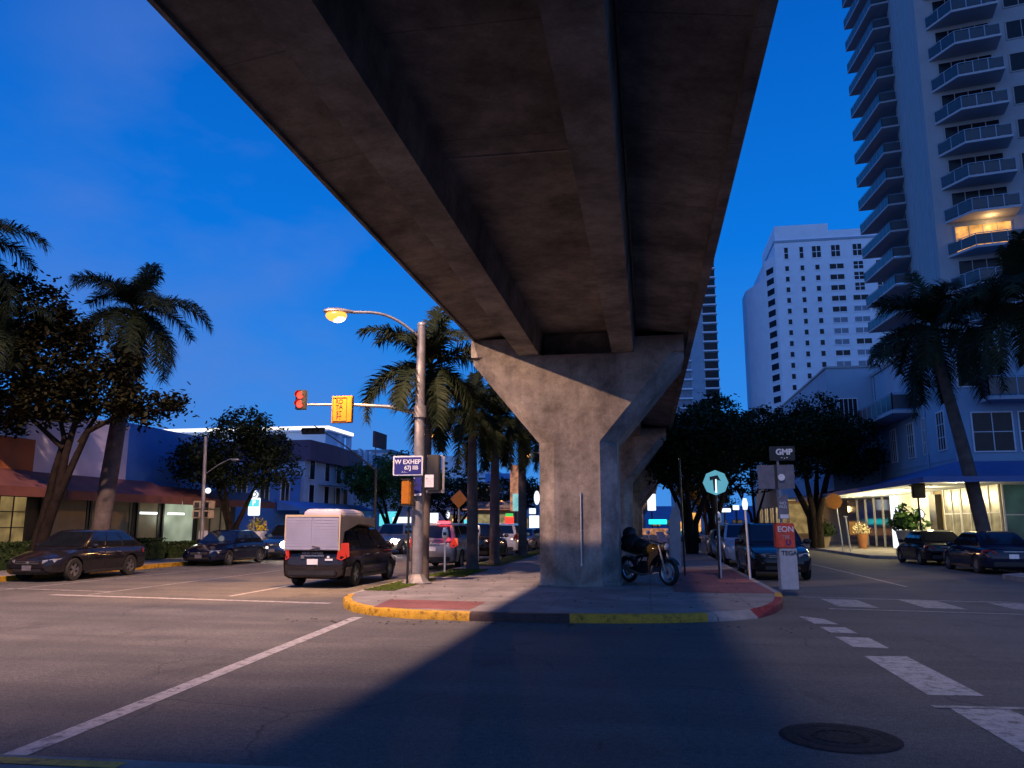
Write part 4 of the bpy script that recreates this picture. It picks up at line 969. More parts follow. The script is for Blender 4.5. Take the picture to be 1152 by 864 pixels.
# ------------------------------------------------------------------ palms and trees
def palm_crown(seed, n=17, ln=2.7, e_lo=-55, leaf=.46):
    rnd = random.Random(seed); g = MB()
    for k in range(n):
        az = 2 * PI * k / n * 2.4 + rnd.uniform(-.2, .2); f = k / (n - 1)
        e0 = R(84 - f * 125 + rnd.uniform(-8, 8)); l = ln * rnd.uniform(.85, 1.1) * (.62 + .38 * min(1, f * 2.5 + .1))
        bend_ = R(80 if f > .12 else 25) + rnd.uniform(-.15, .25)
        dirh = Vector((math.cos(az), math.sin(az), 0)); p = Vector((0, 0, 0)); pts = []; ns = 16
        for i in range(ns + 1):
            t = i / ns; e = max(e0 - bend_ * t ** 1.3 * 1.15, R(-86))
            pts.append((p.copy(), (dirh * math.cos(e) + Vector((0, 0, math.sin(e))))))
            p += pts[-1][1] * (l / ns)
        g.tube([q[0] for q in pts[::4]], [.035, .03, .022, .014, .006], 5)
        per = 8
        for i in range(2, ns):
            for j in range(per):
                t = (i + j / per) / ns; q = pts[i][0].lerp(pts[i + 1][0], j / per); d = pts[i][1]
                side = d.cross(Vector((0, 0, 1)));
                if side.length < .1: side = Vector((-dirh.y, dirh.x, 0))
                side.normalize(); upn = side.cross(d).normalized()
                ll = leaf * (math.sin(PI * (.12 + .80 * t)) ** .6) * rnd.uniform(.8, 1.15)
                for s in (-1, 1):
                    rise = rnd.uniform(-.55, .75)
                    v = (side * s * 1.0 + d * (.45 + .5 * t) + upn * rise).normalized()
                    mid = q + v * ll * .55; tip = q + (v * ll) + Vector((0, 0, -ll * rnd.uniform(.15, .5)))
                    wv = d * .022
                    g.add([q - wv, q + wv, mid + wv * .9, mid - wv * .9, tip], [(0, 1, 2, 3), (3, 2, 4)])
    return g.mesh('crown', 'palmleaf')
CR = [palm_crown(3, 19, 2.6, leaf=.55), palm_crown(11, 18, 2.5, leaf=.52), palm_crown(29, 19, 2.6, leaf=.55)]
CRBIG = [palm_crown(41, 27, 3.5, leaf=.8), palm_crown(57, 25, 3.5, leaf=.8)]
def palm(label, base, top, r0, crown, scale=1.0, rz=0, group='royal palms along the kerbs', shaft=1.0):
    b = Vector(base); d = Vector(top) - b
    t = thing('palm_tree', label, 'palm tree', base, 0, group)
    n = 12; pts = []; rad = []
    for i in range(n + 1):
        f = i / n; pts.append((d.x * (f * .75 + .25 * f * f), d.y * f, (d.z - shaft) * f)); rad.append(r0 * (1.25 - .1 * f if f < .08 else 1.05 + .12 * math.sin(PI * f) - .28 * f))
    g = MB(); g.tube(pts, rad, 14); g.build('trunk', 'palmtrunk', t, smooth=60)
    e = Vector(pts[-1]); tp = Vector((d.x, d.y, d.z))
    g = MB(); g.tube([e - Vector((0, 0, .02)), e.lerp(tp, .25), e.lerp(tp, .7), tp + Vector((0, 0, .15))], [r0 * .80, r0 * .98, r0 * .66, r0 * .3], 12); g.build('crownshaft', 'crownshaft', t, smooth=60)
    o = bpy.data.objects.new('crown', crown); COL.objects.link(o); o.parent = t; o.location = tp; o.scale = (scale,) * 3; o.rotation_euler = (0, 0, rz)
    return t
palm('royal palm with thick leaning trunk behind the dark grey hatchback', (-20.6, 27.5, H), (-20.2, 28.0, 10.2), .30, CRBIG[0], .92, .4, shaft=1.4)
palm('palm whose fronds enter at the upper left edge above the broad leaved tree', (-23.0, 21.6, H), (-22.9, 22.0, 11.0), .28, CRBIG[1], .95, 1.3, shaft=1.4)
palm('palm at the left edge with low fronds under the higher palm', (-22.9, 23.4, H), (-22.9, 23.5, 8.6), .26, CRBIG[0], .8, 2.6, shaft=1.2)
palm('royal palm right behind the street lamp post', (-6.35, 22.5, H), (-6.3, 22.5, 6.35), .11, CR[0], 1.08, .5, shaft=.9)
palm('second palm of the median row with pale trunk above the silver car', (-6.2, 28.2, H), (-6.25, 28.2, 5.85), .19, CR[1], .92, 1.0)
palm('third palm of the median row above the black crossover', (-6.1, 31.8, H), (-6.1, 31.9, 5.95), .19, CR[2], .95, 2.0)
palm('fourth palm of the median row above the white crossover', (-6.1, 39.2, H), (-6.1, 39.0, 6.6), .2, CR[0], 1.0, 3.2)
palm('fifth palm of the median row just left of the pier', (-6.0, 46.5, H), (-6.0, 46.5, 7.2), .2, CR[1], 1.0, 4.2)
palm('sixth and farthest palm of the median row', (-6.1, 54, H), (-6.1, 54, 7.0), .2, CR[2], 1.0, 5.2)
palm('palm with leaning dark trunk in front of the cafe windows', (14.25, 37.2, H), (12.9, 37.0, 10.3), .27, CRBIG[1], 1.12, .9, shaft=1.6)
palm('palm at the right edge with green crownshaft before the hotel', (13.9, 31.2, H), (14.1, 31.2, 9.9), .26, CRBIG[0], 1.05, 3.9, shaft=3.2)

def crown_mesh(seed, lobes, n, leaf, m, density=24, name='crown'):
    rnd = random.Random(seed); g = MB(); tot = sum(l[1][0] * l[1][1] for l in lobes)
    for c, r in lobes:
        k = max(1, int(n * r[0] * r[1] / tot / density))
        for _ in range(k):
            while True:
                u = Vector((rnd.uniform(-1, 1), rnd.uniform(-1, 1), rnd.uniform(-1, 1)))
                if .25 < u.length < 1: break
            u = u.normalized() * u.length ** .5
            cc = Vector(c) + Vector((u.x * r[0], u.y * r[1], u.z * r[2])); cr = rnd.uniform(.25, .55) * (leaf / .16) ** .4
            for _ in range(density):
                p = cc + Vector((rnd.gauss(0, .5), rnd.gauss(0, .5), rnd.gauss(0, .4))) * cr
                a = Vector((rnd.gauss(0, 1), rnd.gauss(0, 1), rnd.gauss(0, .6))).normalized(); b = a.cross(Vector((rnd.gauss(0, .5), rnd.gauss(0, .5), 1))).normalized()
                s = leaf * rnd.uniform(.6, 1.2)
                g.add([p - a * s * .5, p - a * s * .1 + b * s * .26, p + a * s * .35 + b * s * .2, p + a * s * .55, p + a * s * .35 - b * s * .2, p - a * s * .1 - b * s * .26], [(0, 1, 2, 3, 4, 5)])
    return g.mesh(name, m)
def tree(label, base, branches, lobes, n, leaf, m, seed, group=None, name='shade_tree'):
    t = thing(name, label, 'tree', base, 0, group)
    g = MB()
    for pts, rad in branches: g.tube(pts, rad, 9)
    g.build('trunk', 'bark', t, smooth=60)
    o = bpy.data.objects.new('crown', crown_mesh(seed, lobes, n, leaf, m)); COL.objects.link(o); o.parent = t
    return t
def forked(h, spread, r, n, rnd, lean=(0, 0)):
    out = []
    for k in range(n):
        a = 2 * PI * k / n + rnd.uniform(-.4, .4); s = spread * rnd.uniform(.6, 1.2)
        out.append(([(math.cos(a) * r * .6, math.sin(a) * r * .6, 0), (math.cos(a) * s * .12 + lean[0] * .3, math.sin(a) * s * .12, h * .3), (math.cos(a) * s * .5 + lean[0] * .7, math.sin(a) * s * .5, h * .65), (math.cos(a) * s + lean[0], math.sin(a) * s, h)], [r, r * .8, r * .5, r * .15]))
    return out
rnd = random.Random(5)
# broad leaved tree at the upper left, base near px 45,600
tb = Vector((-21.2, 25.0, H)) ; tb = Vector((-21.0, GX(45, 600, -21.0).y, H))
br = [([(0, 0, 0), (.15, 0, 1.2), (.55, 0, 2.6), (.7, 0, 4.0), (.9, .1, 5.2), (.6, 0, 7)], [.24, .2, .16, .13, .1, .04]),
      ([(-.15, 0, 0), (-.1, 0, 1.2), (.1, .1, 2.4), (.25, .1, 3.4), (.5, .1, 4.6), (-.2, 0, 6.8)], [.2, .15, .13, .12, .09, .04]),
      ([(.55, 0, 2.4), (1.0, 0, 3.6), (1.5, 0, 4.8), (3.0, .2, 5.6), (4.2, .3, 5.8)], [.13, .12, .10, .07, .02]),
      ([(.6, 0, 4.2), (-1.2, 0, 5.6), (-2.6, .3, 6.4)], [.1, .06, .02]), ([(1.2, 0, 4.4), (2.1, .2, 6.2), (2.5, .3, 7.4)], [.09, .05, .02]), ([(3, .2, 5.6), (4.6, .2, 5.5), (5.3, .2, 5.9)], [.05, .03, .012])]
tree('broad leaved tree with forked dark trunks behind the dark grey hatchback', tb, br,
     [((-1.6, 0, 9.3), (1.4, 1.5, 1.3)), ((-.3, .1, 7.4), (1.7, 1.7, 1.4)), ((-3.0, 0, 7.3), (1.7, 1.5, 1.7)), ((1.6, .2, 6.3), (1.3, 1.2, .9)), ((3.3, .3, 5.7), (.9, .8, .55)), ((-2.8, .1, 5.6), (1.6, 1.2, .9)), ((.2, -.1, 5.9), (1.4, 1.2, .7)), ((4.7, .25, 5.75), (.5, .35, .22)), ((-.2, .2, 8.6), (.8, .7, .7)), ((2.2, .2, 7.3), (.6, .6, .4))],
     24000, .21, 'almond', 21)
def round_tree(label, base, R_, zc, hz, n, leaf, m, seed, group=None, fork=4, rt=.2):
    rn = random.Random(seed); lobes = [((0, 0, zc), (R_ * .72, R_ * .72, hz * .75))]
    for k in range(9):
        a = 2 * PI * k / 9 + rn.uniform(-.3, .3); e = rn.uniform(-.6, .9)
        lobes.append(((math.cos(a) * R_ * .62, math.sin(a) * R_ * .62, zc + e * hz * .55), (R_ * rn.uniform(.3, .46),) * 2 + (hz * rn.uniform(.3, .45),)))
    lobes.append(((R_ * .1, 0, zc + hz * .75), (R_ * .35, R_ * .35, hz * .35)))
    return tree(label, base, forked(zc, R_ * .6, rt, fork, rn), lobes, n, leaf, m, seed, group)
round_tree('round dark tree with twisting pale trunks above the navy sedan', (-20.7, 37.6, H), 3.3, 4.95, 2.3, 15000, .20, 'leaf', 31, fork=5, rt=.16)
round_tree('dark green rounded tree beyond the minivan', (-20.4, 62, H), 4.3, 4.6, 2.5, 13000, .26, 'greenleaf', 33)
round_tree('farther dark tree behind the lamp post on the shop side', (-20.5, 84, H), 5, 4.6, 2.7, 8000, .34, 'leaf', 34)
round_tree('distant tree closing the shop side of the street', (-20.5, 118, H), 6, 5.5, 3.5, 7000, .45, 'leaf', 35)
round_tree('spreading black tree on the median above the parked crossovers', (2.3, 44.5, H), 3.6, 5.3, 2.4, 20000, .24, 'leaf', 36, rt=.22)
round_tree('large black tree on the cafe side pavement above the grey sign backs', (11.2, 57.0, H), 4.6, 7.0, 3.1, 30000, .24, 'leaf', 37, fork=5, rt=.3)
round_tree('dark tree filling the gap over the right hand road', (4.6, 58, H), 4.6, 7.2, 3.2, 20000, .3, 'leaf', 38, rt=.25)
round_tree('distant dark tree behind the large black cafe side tree', (12.2, 96, H), 7, 9.0, 5.5, 9000, .5, 'leaf', 39)
round_tree('far street tree beyond the viaduct piers on the right', (4.2, 92, H), 6, 8.5, 4, 9000, .45, 'leaf', 40)
round_tree('tree lit orange at the far end of the right hand road', (9, 128, H), 5, 6, 3.5, 6000, .45, 'almond', 42)
light('orange_tree_lamp', 'POINT', (6.5, 122, 5), 700, SOD, None, .2)
def hedge(label, x0, x1, y0, y1, h, n, seed):
    t = thing('hedge', label, 'hedge', ((x0 + x1) / 2, (y0 + y1) / 2, H)); rn = random.Random(seed); g = MB()
    for _ in range(n):
        p = Vector((rn.uniform(x0, x1) - (x0 + x1) / 2, rn.uniform(y0, y1) - (y0 + y1) / 2, h * rn.random() ** .6)); a = Vector((rn.gauss(0, 1), rn.gauss(0, 1), rn.gauss(0, 1))).normalized() * .07; b = a.cross(Vector((rn.gauss(0, 1), rn.gauss(0, 1), rn.gauss(0, 1)))).normalized() * .035
        g.add([p - a, p + b, p + a, p - b], [(0, 1, 2, 3)])
    g.build('foliage', 'hedge', t, fixn=False)
    g = MB(); g.box((x0 - x1) / 2 + .08, (x1 - x0) / 2 - .08, (y0 - y1) / 2 + .05, (y1 - y0) / 2 - .05, 0, h * .8); g.build('branches', 'hedge', t)
hedge('long low hedge under the shop blinds', -22.6, -21.7, 19, 33.8, .95, 9000, 1)
hedge('short hedge under the bright shop window', -22.5, -21.7, 34.4, 39.5, .75, 4000, 2)

# ------------------------------------------------------------------ buildings
WC = {}
def window(parent, loc, w_, h_, rz=0, nx=1, ny=1, pane='towerglass', frame='white', fw=.06, nm='window', depth=.05):
    k = (w_, h_, nx, ny, pane, frame, fw, depth)
    if k not in WC:
        g = MB(); g.box(-w_ / 2, w_ / 2, -.012, .02, 0, h_, 0)
        for i in range(nx + 1): x = -w_ / 2 + w_ * i / nx; e = fw if i in (0, nx) else fw * .6; g.box(x - e / 2, x + e / 2, -depth, .018, -fw / 2, h_ + fw / 2, 1)
        for j in range(ny + 1): z = h_ * j / ny; e = fw if j in (0, ny) else fw * .6; g.box(-w_ / 2 + fw / 2 + .001, w_ / 2 - fw / 2 - .001, -depth + .003, .017, z - e / 2, z + e / 2, 1)
        WC[k] = g.mesh('window', [pane, frame])
    o = bpy.data.objects.new(nm, WC[k]); COL.objects.link(o); o.parent = parent; o.rotation_euler = (0, 0, rz)
    o.location = Vector(loc) - (parent.location if parent.rotation_euler.z == 0 else Vector()); return o
FX = R(90); FW = R(-90)     # facing +x, facing -x
def bld(name, label, cat, loc, rz=0, group=None): return thing(name, label, cat, loc, rz, group)

# --- left side, low shops
X0 = -23.5
b = bld('shop_building', 'low shop with orange upper wall and blinds at the left edge', 'shop', (X0, 18, 0))
g = MB(); g.box(-38, X0, 10, 27.3, 0, 4.95); g.build('wall', 'orangewall', b, world=True)
g = MB(); g.box(X0 + .01, X0 + .12, 14, 27.2, H, 2.9); g.build('shopfront', 'darkframe', b, world=True)
g = MB(); g.box(X0 + .02, X0 + .16, 10, 27.2, 2.88, 3.1); g.build('sign_band', 'yellowwin', b, world=True)
for y in (20.0, 22.6, 26.0): window(b, (X0 + .14, y, 1.0), 2.0, 1.75, FX, 3, 3, 'yellowwin', 'darkframe')
def awning(label, y0, y1, ze, zr, m='awning', xo=1.7, x1=X0):
    a = thing('awning', label, 'awning', (x1, (y0 + y1) / 2, ze), 0, 'awnings over the shop fronts')
    g = MB(); g.add([(x1 + .005, y0, zr), (x1 + xo, y0, ze), (x1 + xo, y1, ze), (x1 + .005, y1, zr), (x1 + .005, y0, ze - .12), (x1 + xo, y0, ze - .12), (x1 + xo, y1, ze - .12), (x1 + .005, y1, ze - .12)],
                    [(0, 1, 2, 3), (7, 6, 5, 4), (1, 5, 6, 2), (0, 4, 5, 1), (3, 2, 6, 7), (0, 3, 7, 4)]); g.build('canopy', m, a, world=True)
    g = MB(); g.box(x1 + xo, x1 + xo + .03, y0, y1, ze - .32, ze + .03); g.build('valance', m, a, world=True)
awning('red brown sloped awning at the left edge under the orange wall', 10, 27.1, 3.0, 3.75)
b = bld('shop_building', 'shop with mauve upper wall and tan blinds behind the palm trunk', 'shop', (X0, 30.5, 0))
g = MB(); g.box(-40, X0 - .5, 27.35, 33.6, 0, 6.15); g.build('wall', 'mauvewall', b, world=True)
g = MB(); g.box(X0 - .5, X0, 27.35, 33.6, 0, 3.4); g.build('lower_wall', 'darkframe', b, world=True)
for y in (29.1, 31.95): window(b, (X0 + .03, y + .1, .75), 2.65, 2.15, FX, 1, 1, 'blind', 'darkframe', .12)
g = MB(); g.box(X0 - .7, X0 - .49, 27.3, 33.65, 6.15, 6.3); g.build('coping', 'mauvewall', b, world=True)
awning('red brown sloped awning with orange lit ridge behind the palm trunk', 27.15, 34.8, 2.95, 3.72)
g = MB(); g.box(X0 + .35, X0 + .45, 27.15, 34.8, 3.58, 3.64)
b = bld('shop_building', 'shop with deep blue upper wall and bright lit window', 'shop', (X0, 37.5, 0))
g = MB(); g.box(-40, X0 - .9, 33.65, 43, 0, 6.5); g.build('wall', 'bluewall', b, world=True)
g = MB(); g.box(X0 - .9, X0, 33.65, 43, 0, 3.3); g.build('lower_wall', 'darkframe', b, world=True)
window(b, (X0 + .03, 34.75, .6), 1.6, 2.2, FX, 1, 1, 'dimwin', 'darkframe', .12)
ww = window(b, (X0 + .03, 37.3, .6), 2.7, 2.4, FX, 1, 1, 'paleinterior', 'darkframe', .12)
for y, l in ((34.75, 1.3), (37.0, 1.4)):
    g = MB(); g.box(X0 + .05, X0 + .09, y - l / 2, y + l / 2, 2.18, 2.28); g.build('light_tube', 'tube', b, world=True)
g = MB(); g.box(X0 + .01, X0 + .2, 39.1, 39.9, H, 2.75); g.build('pillar', 'tan', b, world=True)
window(b, (X0 + .03, 41.3, .4), 2.2, 2.3, FX, 2, 1, 'dimwin', 'darkframe', .12)
light('shop_spill', 'POINT', (X0 + 1.0, 37.2, 2.0), 25, (.9, 1, .8), b, .3)
awning('orange brown awning above the bright shop window', 34.9, 44.5, 2.95, 3.55)
a = thing('notice_board', 'white notice board standing in the hedge by the bright window', 'sign board', (-21.4, 36.2, H)); g = MB(); g.box(-.02, .02, -.36, .36, .5, 1.25); g.build('board', 'white', a)
g = MB(); g.box(-.02, .02, -.3, -.26, 0, .5); g.box(-.02, .02, .26, .3, 0, .5); g.build('leg', 'steel', a)
# --- long white building with glowing roof edge
YN = 70.0; e0 = GY(370, 478.5, YN); XE = e0.x; ZE = e0.z; e2 = GX(393, 490, XE)
b = bld('office_building', 'long white building with glowing white roof edge behind the round tree', 'building', (XE, YN, 0))
g = MB(); g.box(-80, XE - .5, YN + .5, e2.y, 0, ZE - .5); g.build('wall', 'tallwhite', b, world=True)
g = MB(); g.box(-80, XE, YN, e2.y + 1, ZE - .5, ZE); g.build('roof', 'tallwhite', b, world=True)
g = MB(); g.box(-80, XE + .06, YN - .07, YN - .005, ZE - .34, ZE - .06); g.box(XE + .005, XE + .07, YN, e2.y + 1, ZE - .34, ZE - .06); g.build('light_strip', 'neon', b, world=True)
for y in (e2.y - 2.2, e2.y + .3):
    g = MB(); g.box(XE - .45, XE - .05, y, y + .5, 0, ZE - .55); g.build('column', 'tallwhite', b, world=True)
for k in range(5): window(b, (XE - 6 - 7 * k, YN + .48, 8.6), 3.2, 1.6, 0, 3, 1, 'towerglass', 'white')
light('roof_wash', 'SPOT', (XE - 12, YN - 12, 6.0), 1500, (.75, .85, 1), b, .3, target=(XE - 12, YN, 9.5), spot=120, blend=.9)
b = bld('low_blue_building', 'low blue building hidden behind the round tree', 'building', (-27, 48, 0))
g = MB(); g.box(-40, -24.6, 43.1, 54.0, 0, 5.2); g.build('wall', 'bluewall', b, world=True)
for y in (45.5, 48.5, 51.5): window(b, (-24.57, y, 3.2), 1.3, 1.4, FX, 2, 1, 'towerglass', 'white')
# --- curved front blue white building
b = bld('curved_building', 'blue and white building with curved plum fascia left of the minivan box', 'building', (-24.6, 60, 0))
cv = [(-24.4 - 3.2 * (k / 10) ** 2 * 0 - .9 * math.sin(PI * k / 10 * .5) ** 2 * 0 + (.0 if k < 3 else -.10 * (k - 3) ** 1.35), 54.2 + 1.4 * k) for k in range(11)]
g = MB(); g.prism([(-34, 54.2)] + cv + [(-34, 68.2)], 0, 7.3); g.build('wall', 'palewall', b, world=True)
co = [(x + .5, y) for x, y in cv]
g = MB(); g.prism([(-33, 53.9), (co[0][0], 53.9)] + co + [(-33, 68.5)], 6.3, 7.75); g.build('fascia', 'purple', b, world=True)
for y, x in ((55.4, -24.38), (58.2, -24.38), (60.8, -24.5), (63.4, -24.9)):
    for z in (3.1, 4.95): window(b, (x + .02, y, z), .95, 1.5, FX, 1, 1, 'towerglass', 'white')
g = MB(); g.box(-24.36, -23.4, 56.5, 60.2, 4.62, 4.74); g.build('balcony_slab', 'skybluewall', b, world=True)
awning('dark blue awning under the curved blue building', 50, 66, 2.75, 3.3, 'bluewall', 1.6, -24.35)
b = bld('grey_building', 'blue grey building with dark panel beside the curved building', 'building', (-27, 76, 0))
g = MB(); g.box(-40, -26.2, 68.6, 78, 0, 8.4); g.build('wall', 'skybluewall', b, world=True)
for y in (69.5, 71, 72.5): g = MB(); g.box(-26.2, -26.0, y, y + .6, 0, 8.6); g.build('fin', 'tallwhite', b, world=True)
g = MB(); g.box(-26.19, -26.1, 75, 77.8, 4.5, 8.2); g.build('dark_panel', 'darkframe', b, world=True)
b = bld('white_block', 'plain pale white block above the mid green tree', 'building', (-27, 84, 0))
g = MB(); g.box(-40, -26, 78.2, 92, 0, 9.0); g.build('wall', 'tallwhite', b, world=True)
g = MB(); g.box(-40, -25.8, 78.1, 92.1, 9.0, 9.3); g.build('parapet', 'skybluewall', b, world=True)
a = thing('roof_sign', 'dark red rooftop sign beside the white block', 'sign', (-27, 78.2, 8.4)); g = MB(); g.box(-.1, .1, -2.2, 1.6, 1.0, 2.6); g.build('panel', 'awning', a)
g = MB(); g.box(-.05, .05, -1.6, -1.5, 0, 1.0); g.box(-.05, .05, 1.0, 1.1, 0, 1.0); g.build('leg', 'steel', a)
# --- further low shops with lights along the far street
rn = random.Random(12)
fx = ['low far shop with warm lit front past the white block', 'second far shop with blue lit front', 'third far shop with dim orange front', 'fourth far shop down the street', 'fifth far shop down the street', 'last far shop before the street fades out']
for k in range(6):
    y0 = 93 + k * 17; h = (5, 6.5, 4.5, 8, 6, 10)[k]; x1 = -23.5 + k * .3
    b = bld('far_shop', fx[k], 'shop', (x1, y0 + 8, 0), 0, 'far shops along the street')
    g = MB(); g.box(-40, x1, y0, y0 + 16.5, 0, h); g.build('wall', ('mauvewall', 'skybluewall', 'orangewall')[k % 3], b, world=True)
    for j in range(4): window(b, (x1 + .04, y0 + 2.3 + j * 4, .5), 3.1, 2.4, FX, 2, 1, ('yellowwin', 'dimwin', 'warmwin', 'dimwin')[(j + k) % 4], 'darkframe', .12)
sg = [('tealsign', 432, 585, .8, 1.0, 'teal light box low between minivan and lamp post'), ('tealsign', 442, 583, .9, 1.1, 'second brighter teal light box left of the lamp post'), ('whitesign', 487, 584, .9, 1.0, 'white light box right of the lamp post above the silver car'),
      ('tealsign', 525, 590, .5, .9, 'small teal light box left of the second palm trunk'), ('tancase', 580, 549, 1.0, 4.2, 'tall orange lit panel between the palms'), ('tealsign', 584, 565, 1.2, 1.6, 'cyan light box below the tall orange panel'),
      ('redsign', 573, 592, .8, 1.8, 'red light box low between the palm trunks'), ('greensign', 573, 580, .7, .4, 'small green light above the red light box'), ('whitesign', 599, 575, .6, .5, 'small white light next to the pier'), ('whitesign', 601, 590, .9, 1.6, 'pale tall light box by the pier foot'), ('whitesign', 452, 585, 1.6, .5, 'long low white light behind the lamp post')]
for mm, X, Yp, w_, h_, lab in sg:
    Y = 72 if X > 500 else 64
    q = GY(X, Yp, Y); a = thing('light_box', lab, 'lit sign', (q.x, Y, H), 0, 'lit signs far down the street'); zc = q.z - H
    g = MB(); g.box(-w_ / 2, w_ / 2, -.06, .06, zc - h_ / 2, zc + h_ / 2); g.build('panel', mm, a, bevel=.02); g = MB(); g.box(-.05, .05, .065, .12, 0, zc + h_ / 2 - .05); g.build('post', 'darksteel', a)
for k, (X, Yp, w_, h_, mm) in enumerate([(497, 590, .5, .5, 'w'), (504, 579, .35, .7, 'c'), (512, 585, .6, .4, 'w'), (545, 575, .4, .4, 'w'), (549, 585, .5, .9, 'w'), (563, 566, .8, .5, 'o'), (566, 588, .4, 1.4, 'w'), (577, 600, .9, .5, 'c'), (588, 589, .7, .9, 'c'), (592, 600, 1.0, .4, 'c'), (604, 560, .5, 1.2, 'c'), (428, 590, .5, .6, 'c'), (470, 592, .5, .4, 'w'), (517, 600, .8, .3, 'c'), (535, 603, .6, .4, 'o'), (558, 600, 1.0, .35, 'w')]):
    Y = 80 + (k * 7) % 23; q = GY(X, Yp, Y)
    lab = {'w': 'small warm shop light low among the far palm trunks', 'c': 'small white shop light low among the far palm trunks', 'o': 'small orange shop light low among the far palm trunks'}[mm]
    a = thing('shop_light', lab, 'light', (q.x, Y, H), 0, 'small lights of the far shop fronts'); zc = max(q.z - H, h_ * .7)
    g = MB(); g.ball((0, 0, zc), (w_ * .6, .1, h_ * .6)); g.build('lamp', {'w': 'yellowglow', 'c': 'whitesign', 'o': 'orangeglow'}[mm], a, smooth=60)
    g = MB(); g.tube([(0, .12, 0), (0, .12, zc)], .04, 6); g.build('post', 'darksteel', a)
q = GY(519, 561, 44); a = thing('warning_sign', 'yellow diamond warning sign against the palm trunk', 'sign', (q.x - .15, 44, H)); zc = q.z - H
g = MB(); g.prism([(0, zc - .55), (.5, zc - .05), (.05, zc + .5), (-.48, zc)], -.02, .01, axis='y'); g.build('panel', 'yellow_box', a); g = MB(); g.box(-.04, .04, .02, .08, 0, zc + .4); g.build('post', 'steel', a)
# market style lit stall
q = GY(552, 593, 76); b = bld('lit_kiosk', 'kiosk with glowing cream front and pink lit roof between the palms', 'kiosk', (q.x, 76, H))
g = MB(); g.box(-2.2, 2.2, 0, 4, 0, 3.0); g.build('wall', 'tan', b); g = MB(); g.box(-1.9, 1.9, -.05, -.005, .3, 2.5); g.build('lit_front', 'creamwin', b)
g = MB(); g.add([(-2.6, -.8, 2.9), (2.6, -.8, 2.9), (2.6, 4.2, 3.7), (-2.6, 4.2, 3.7), (-2.6, -.8, 3.05), (2.6, -.8, 3.05), (2.6, 4.2, 3.85), (-2.6, 4.2, 3.85)], [(3, 2, 1, 0), (4, 5, 6, 7), (0, 1, 5, 4), (1, 2, 6, 5), (2, 3, 7, 6), (3, 0, 4, 7)]); g.build('roof', 'awning', b)
g = MB(); g.box(-2.6, 2.6, -.86, -.81, 2.92, 3.02); g.build('roof_light', 'tancase', b)
# --- left far tower
def tower_grid(b, pts_fn, rows, cols, w_, h_, rz, pane, frame='tallwhite'): pass
q0 = GY(505, 520, 450); b = bld('far_tower', 'far white apartment tower with dark balconies seen between the palms', 'tower', (q0.x, 450, 0))
g = MB(); g.box(-11, 11, 0, 20, 0, 41); g.build('wall', 'tallwhite', b)
ct = 0
for r_ in range(11):
    for c in (0, 1, 3):
        window(b, Vector(b.location) + Vector((-6.4 + c * 4.2, -.05, 5 + 3.1 * r_)), 3.4 if c else 2.2, 1.7, 0, 1, 1, 'towerglass', 'tallwhite', .2)
b = bld('far_block', 'far pale block just right of the far apartment tower', 'building', (q0.x + 20, 460, 0)); g = MB(); g.box(-7, 6, 0, 20, 0, 33); g.build('wall', 'tallwhite', b)
for r_ in range(8):
    window(b, Vector(b.location) + Vector((0, -.05, 6 + 3.1 * r_)), 9, 1.2, 0, 3, 1, 'towerglass', 'tallwhite', .2)
q = GY(566, 545, 300); b = bld('blue_lit_block', 'small blue lit block far behind the palm trunks', 'building', (q.x, 300, 0)); g = MB(); g.box(-7, 7, 0, 12, 0, 21); g.build('wall', 'bluewall', b)
for r_ in range(5): window(b, Vector(b.location) + Vector((-2, -.05, 3 + 3.4 * r_)), 6, 1.8, 0, 3, 1, 'paleglass', 'bluewall', .2)
# dark mass at the far end of the street
b = bld('end_block', 'dark low block closing the far end of the street', 'building', (-12, 330, 0)); g = MB(); g.box(-40, 60, 0, 12, 0, 9); g.build('wall', 'bluewall', b)
for k in range(14): window(b, Vector(b.location) + Vector((-36 + 6.4 * k, -.05, 1)), 4, 2.5, 0, 2, 1, ('yellowwin', 'dimwin', 'interior_dim', 'dimwin')[k % 4], 'darkframe', .2)
for k, (px, pyy, w_, h_, mm, lab) in enumerate([(740, 587, 2.6, .7, 'cyan', 'cyan light strip under the far viaduct'), (733, 565, 1.2, 2.4, 'whitesign', 'bright white gable shape under the far viaduct arch'), (736, 600, 4.0, 1.4, 'tancase', 'warm orange lit shop front far under the viaduct'), (768, 594, 3.0, 1.8, 'warmwin', 'warm glow at the far end of the right road'), (782, 588, 1.6, 2.8, 'warmwin', 'bright orange lamp glow under the far trees'),
                                                 (803, 573, 1.3, .6, 'whitesign', 'row of white lights seen through the black tree'), (815, 574, 1.6, .5, 'whitesign', 'second white light through the black tree'), (828, 571, .8, .6, 'whitesign', 'third white light through the black tree')]):
    Y = 118 if k < 5 else 108
    q = GY(px, pyy, Y); a = thing('light_box', lab, 'lit sign', (q.x, Y, H), 0, 'lit signs far down the street'); zc = q.z - H
    g = MB(); g.box(-w_ / 2, w_ / 2, -.1, .1, max(.1, zc - h_ / 2), zc + h_ / 2); g.build('panel', mm, a, bevel=.05)
    g = MB(); g.box(-.1, .1, .11, .25, 0, zc + h_ / 2 - .1); g.build('post', 'darksteel', a)

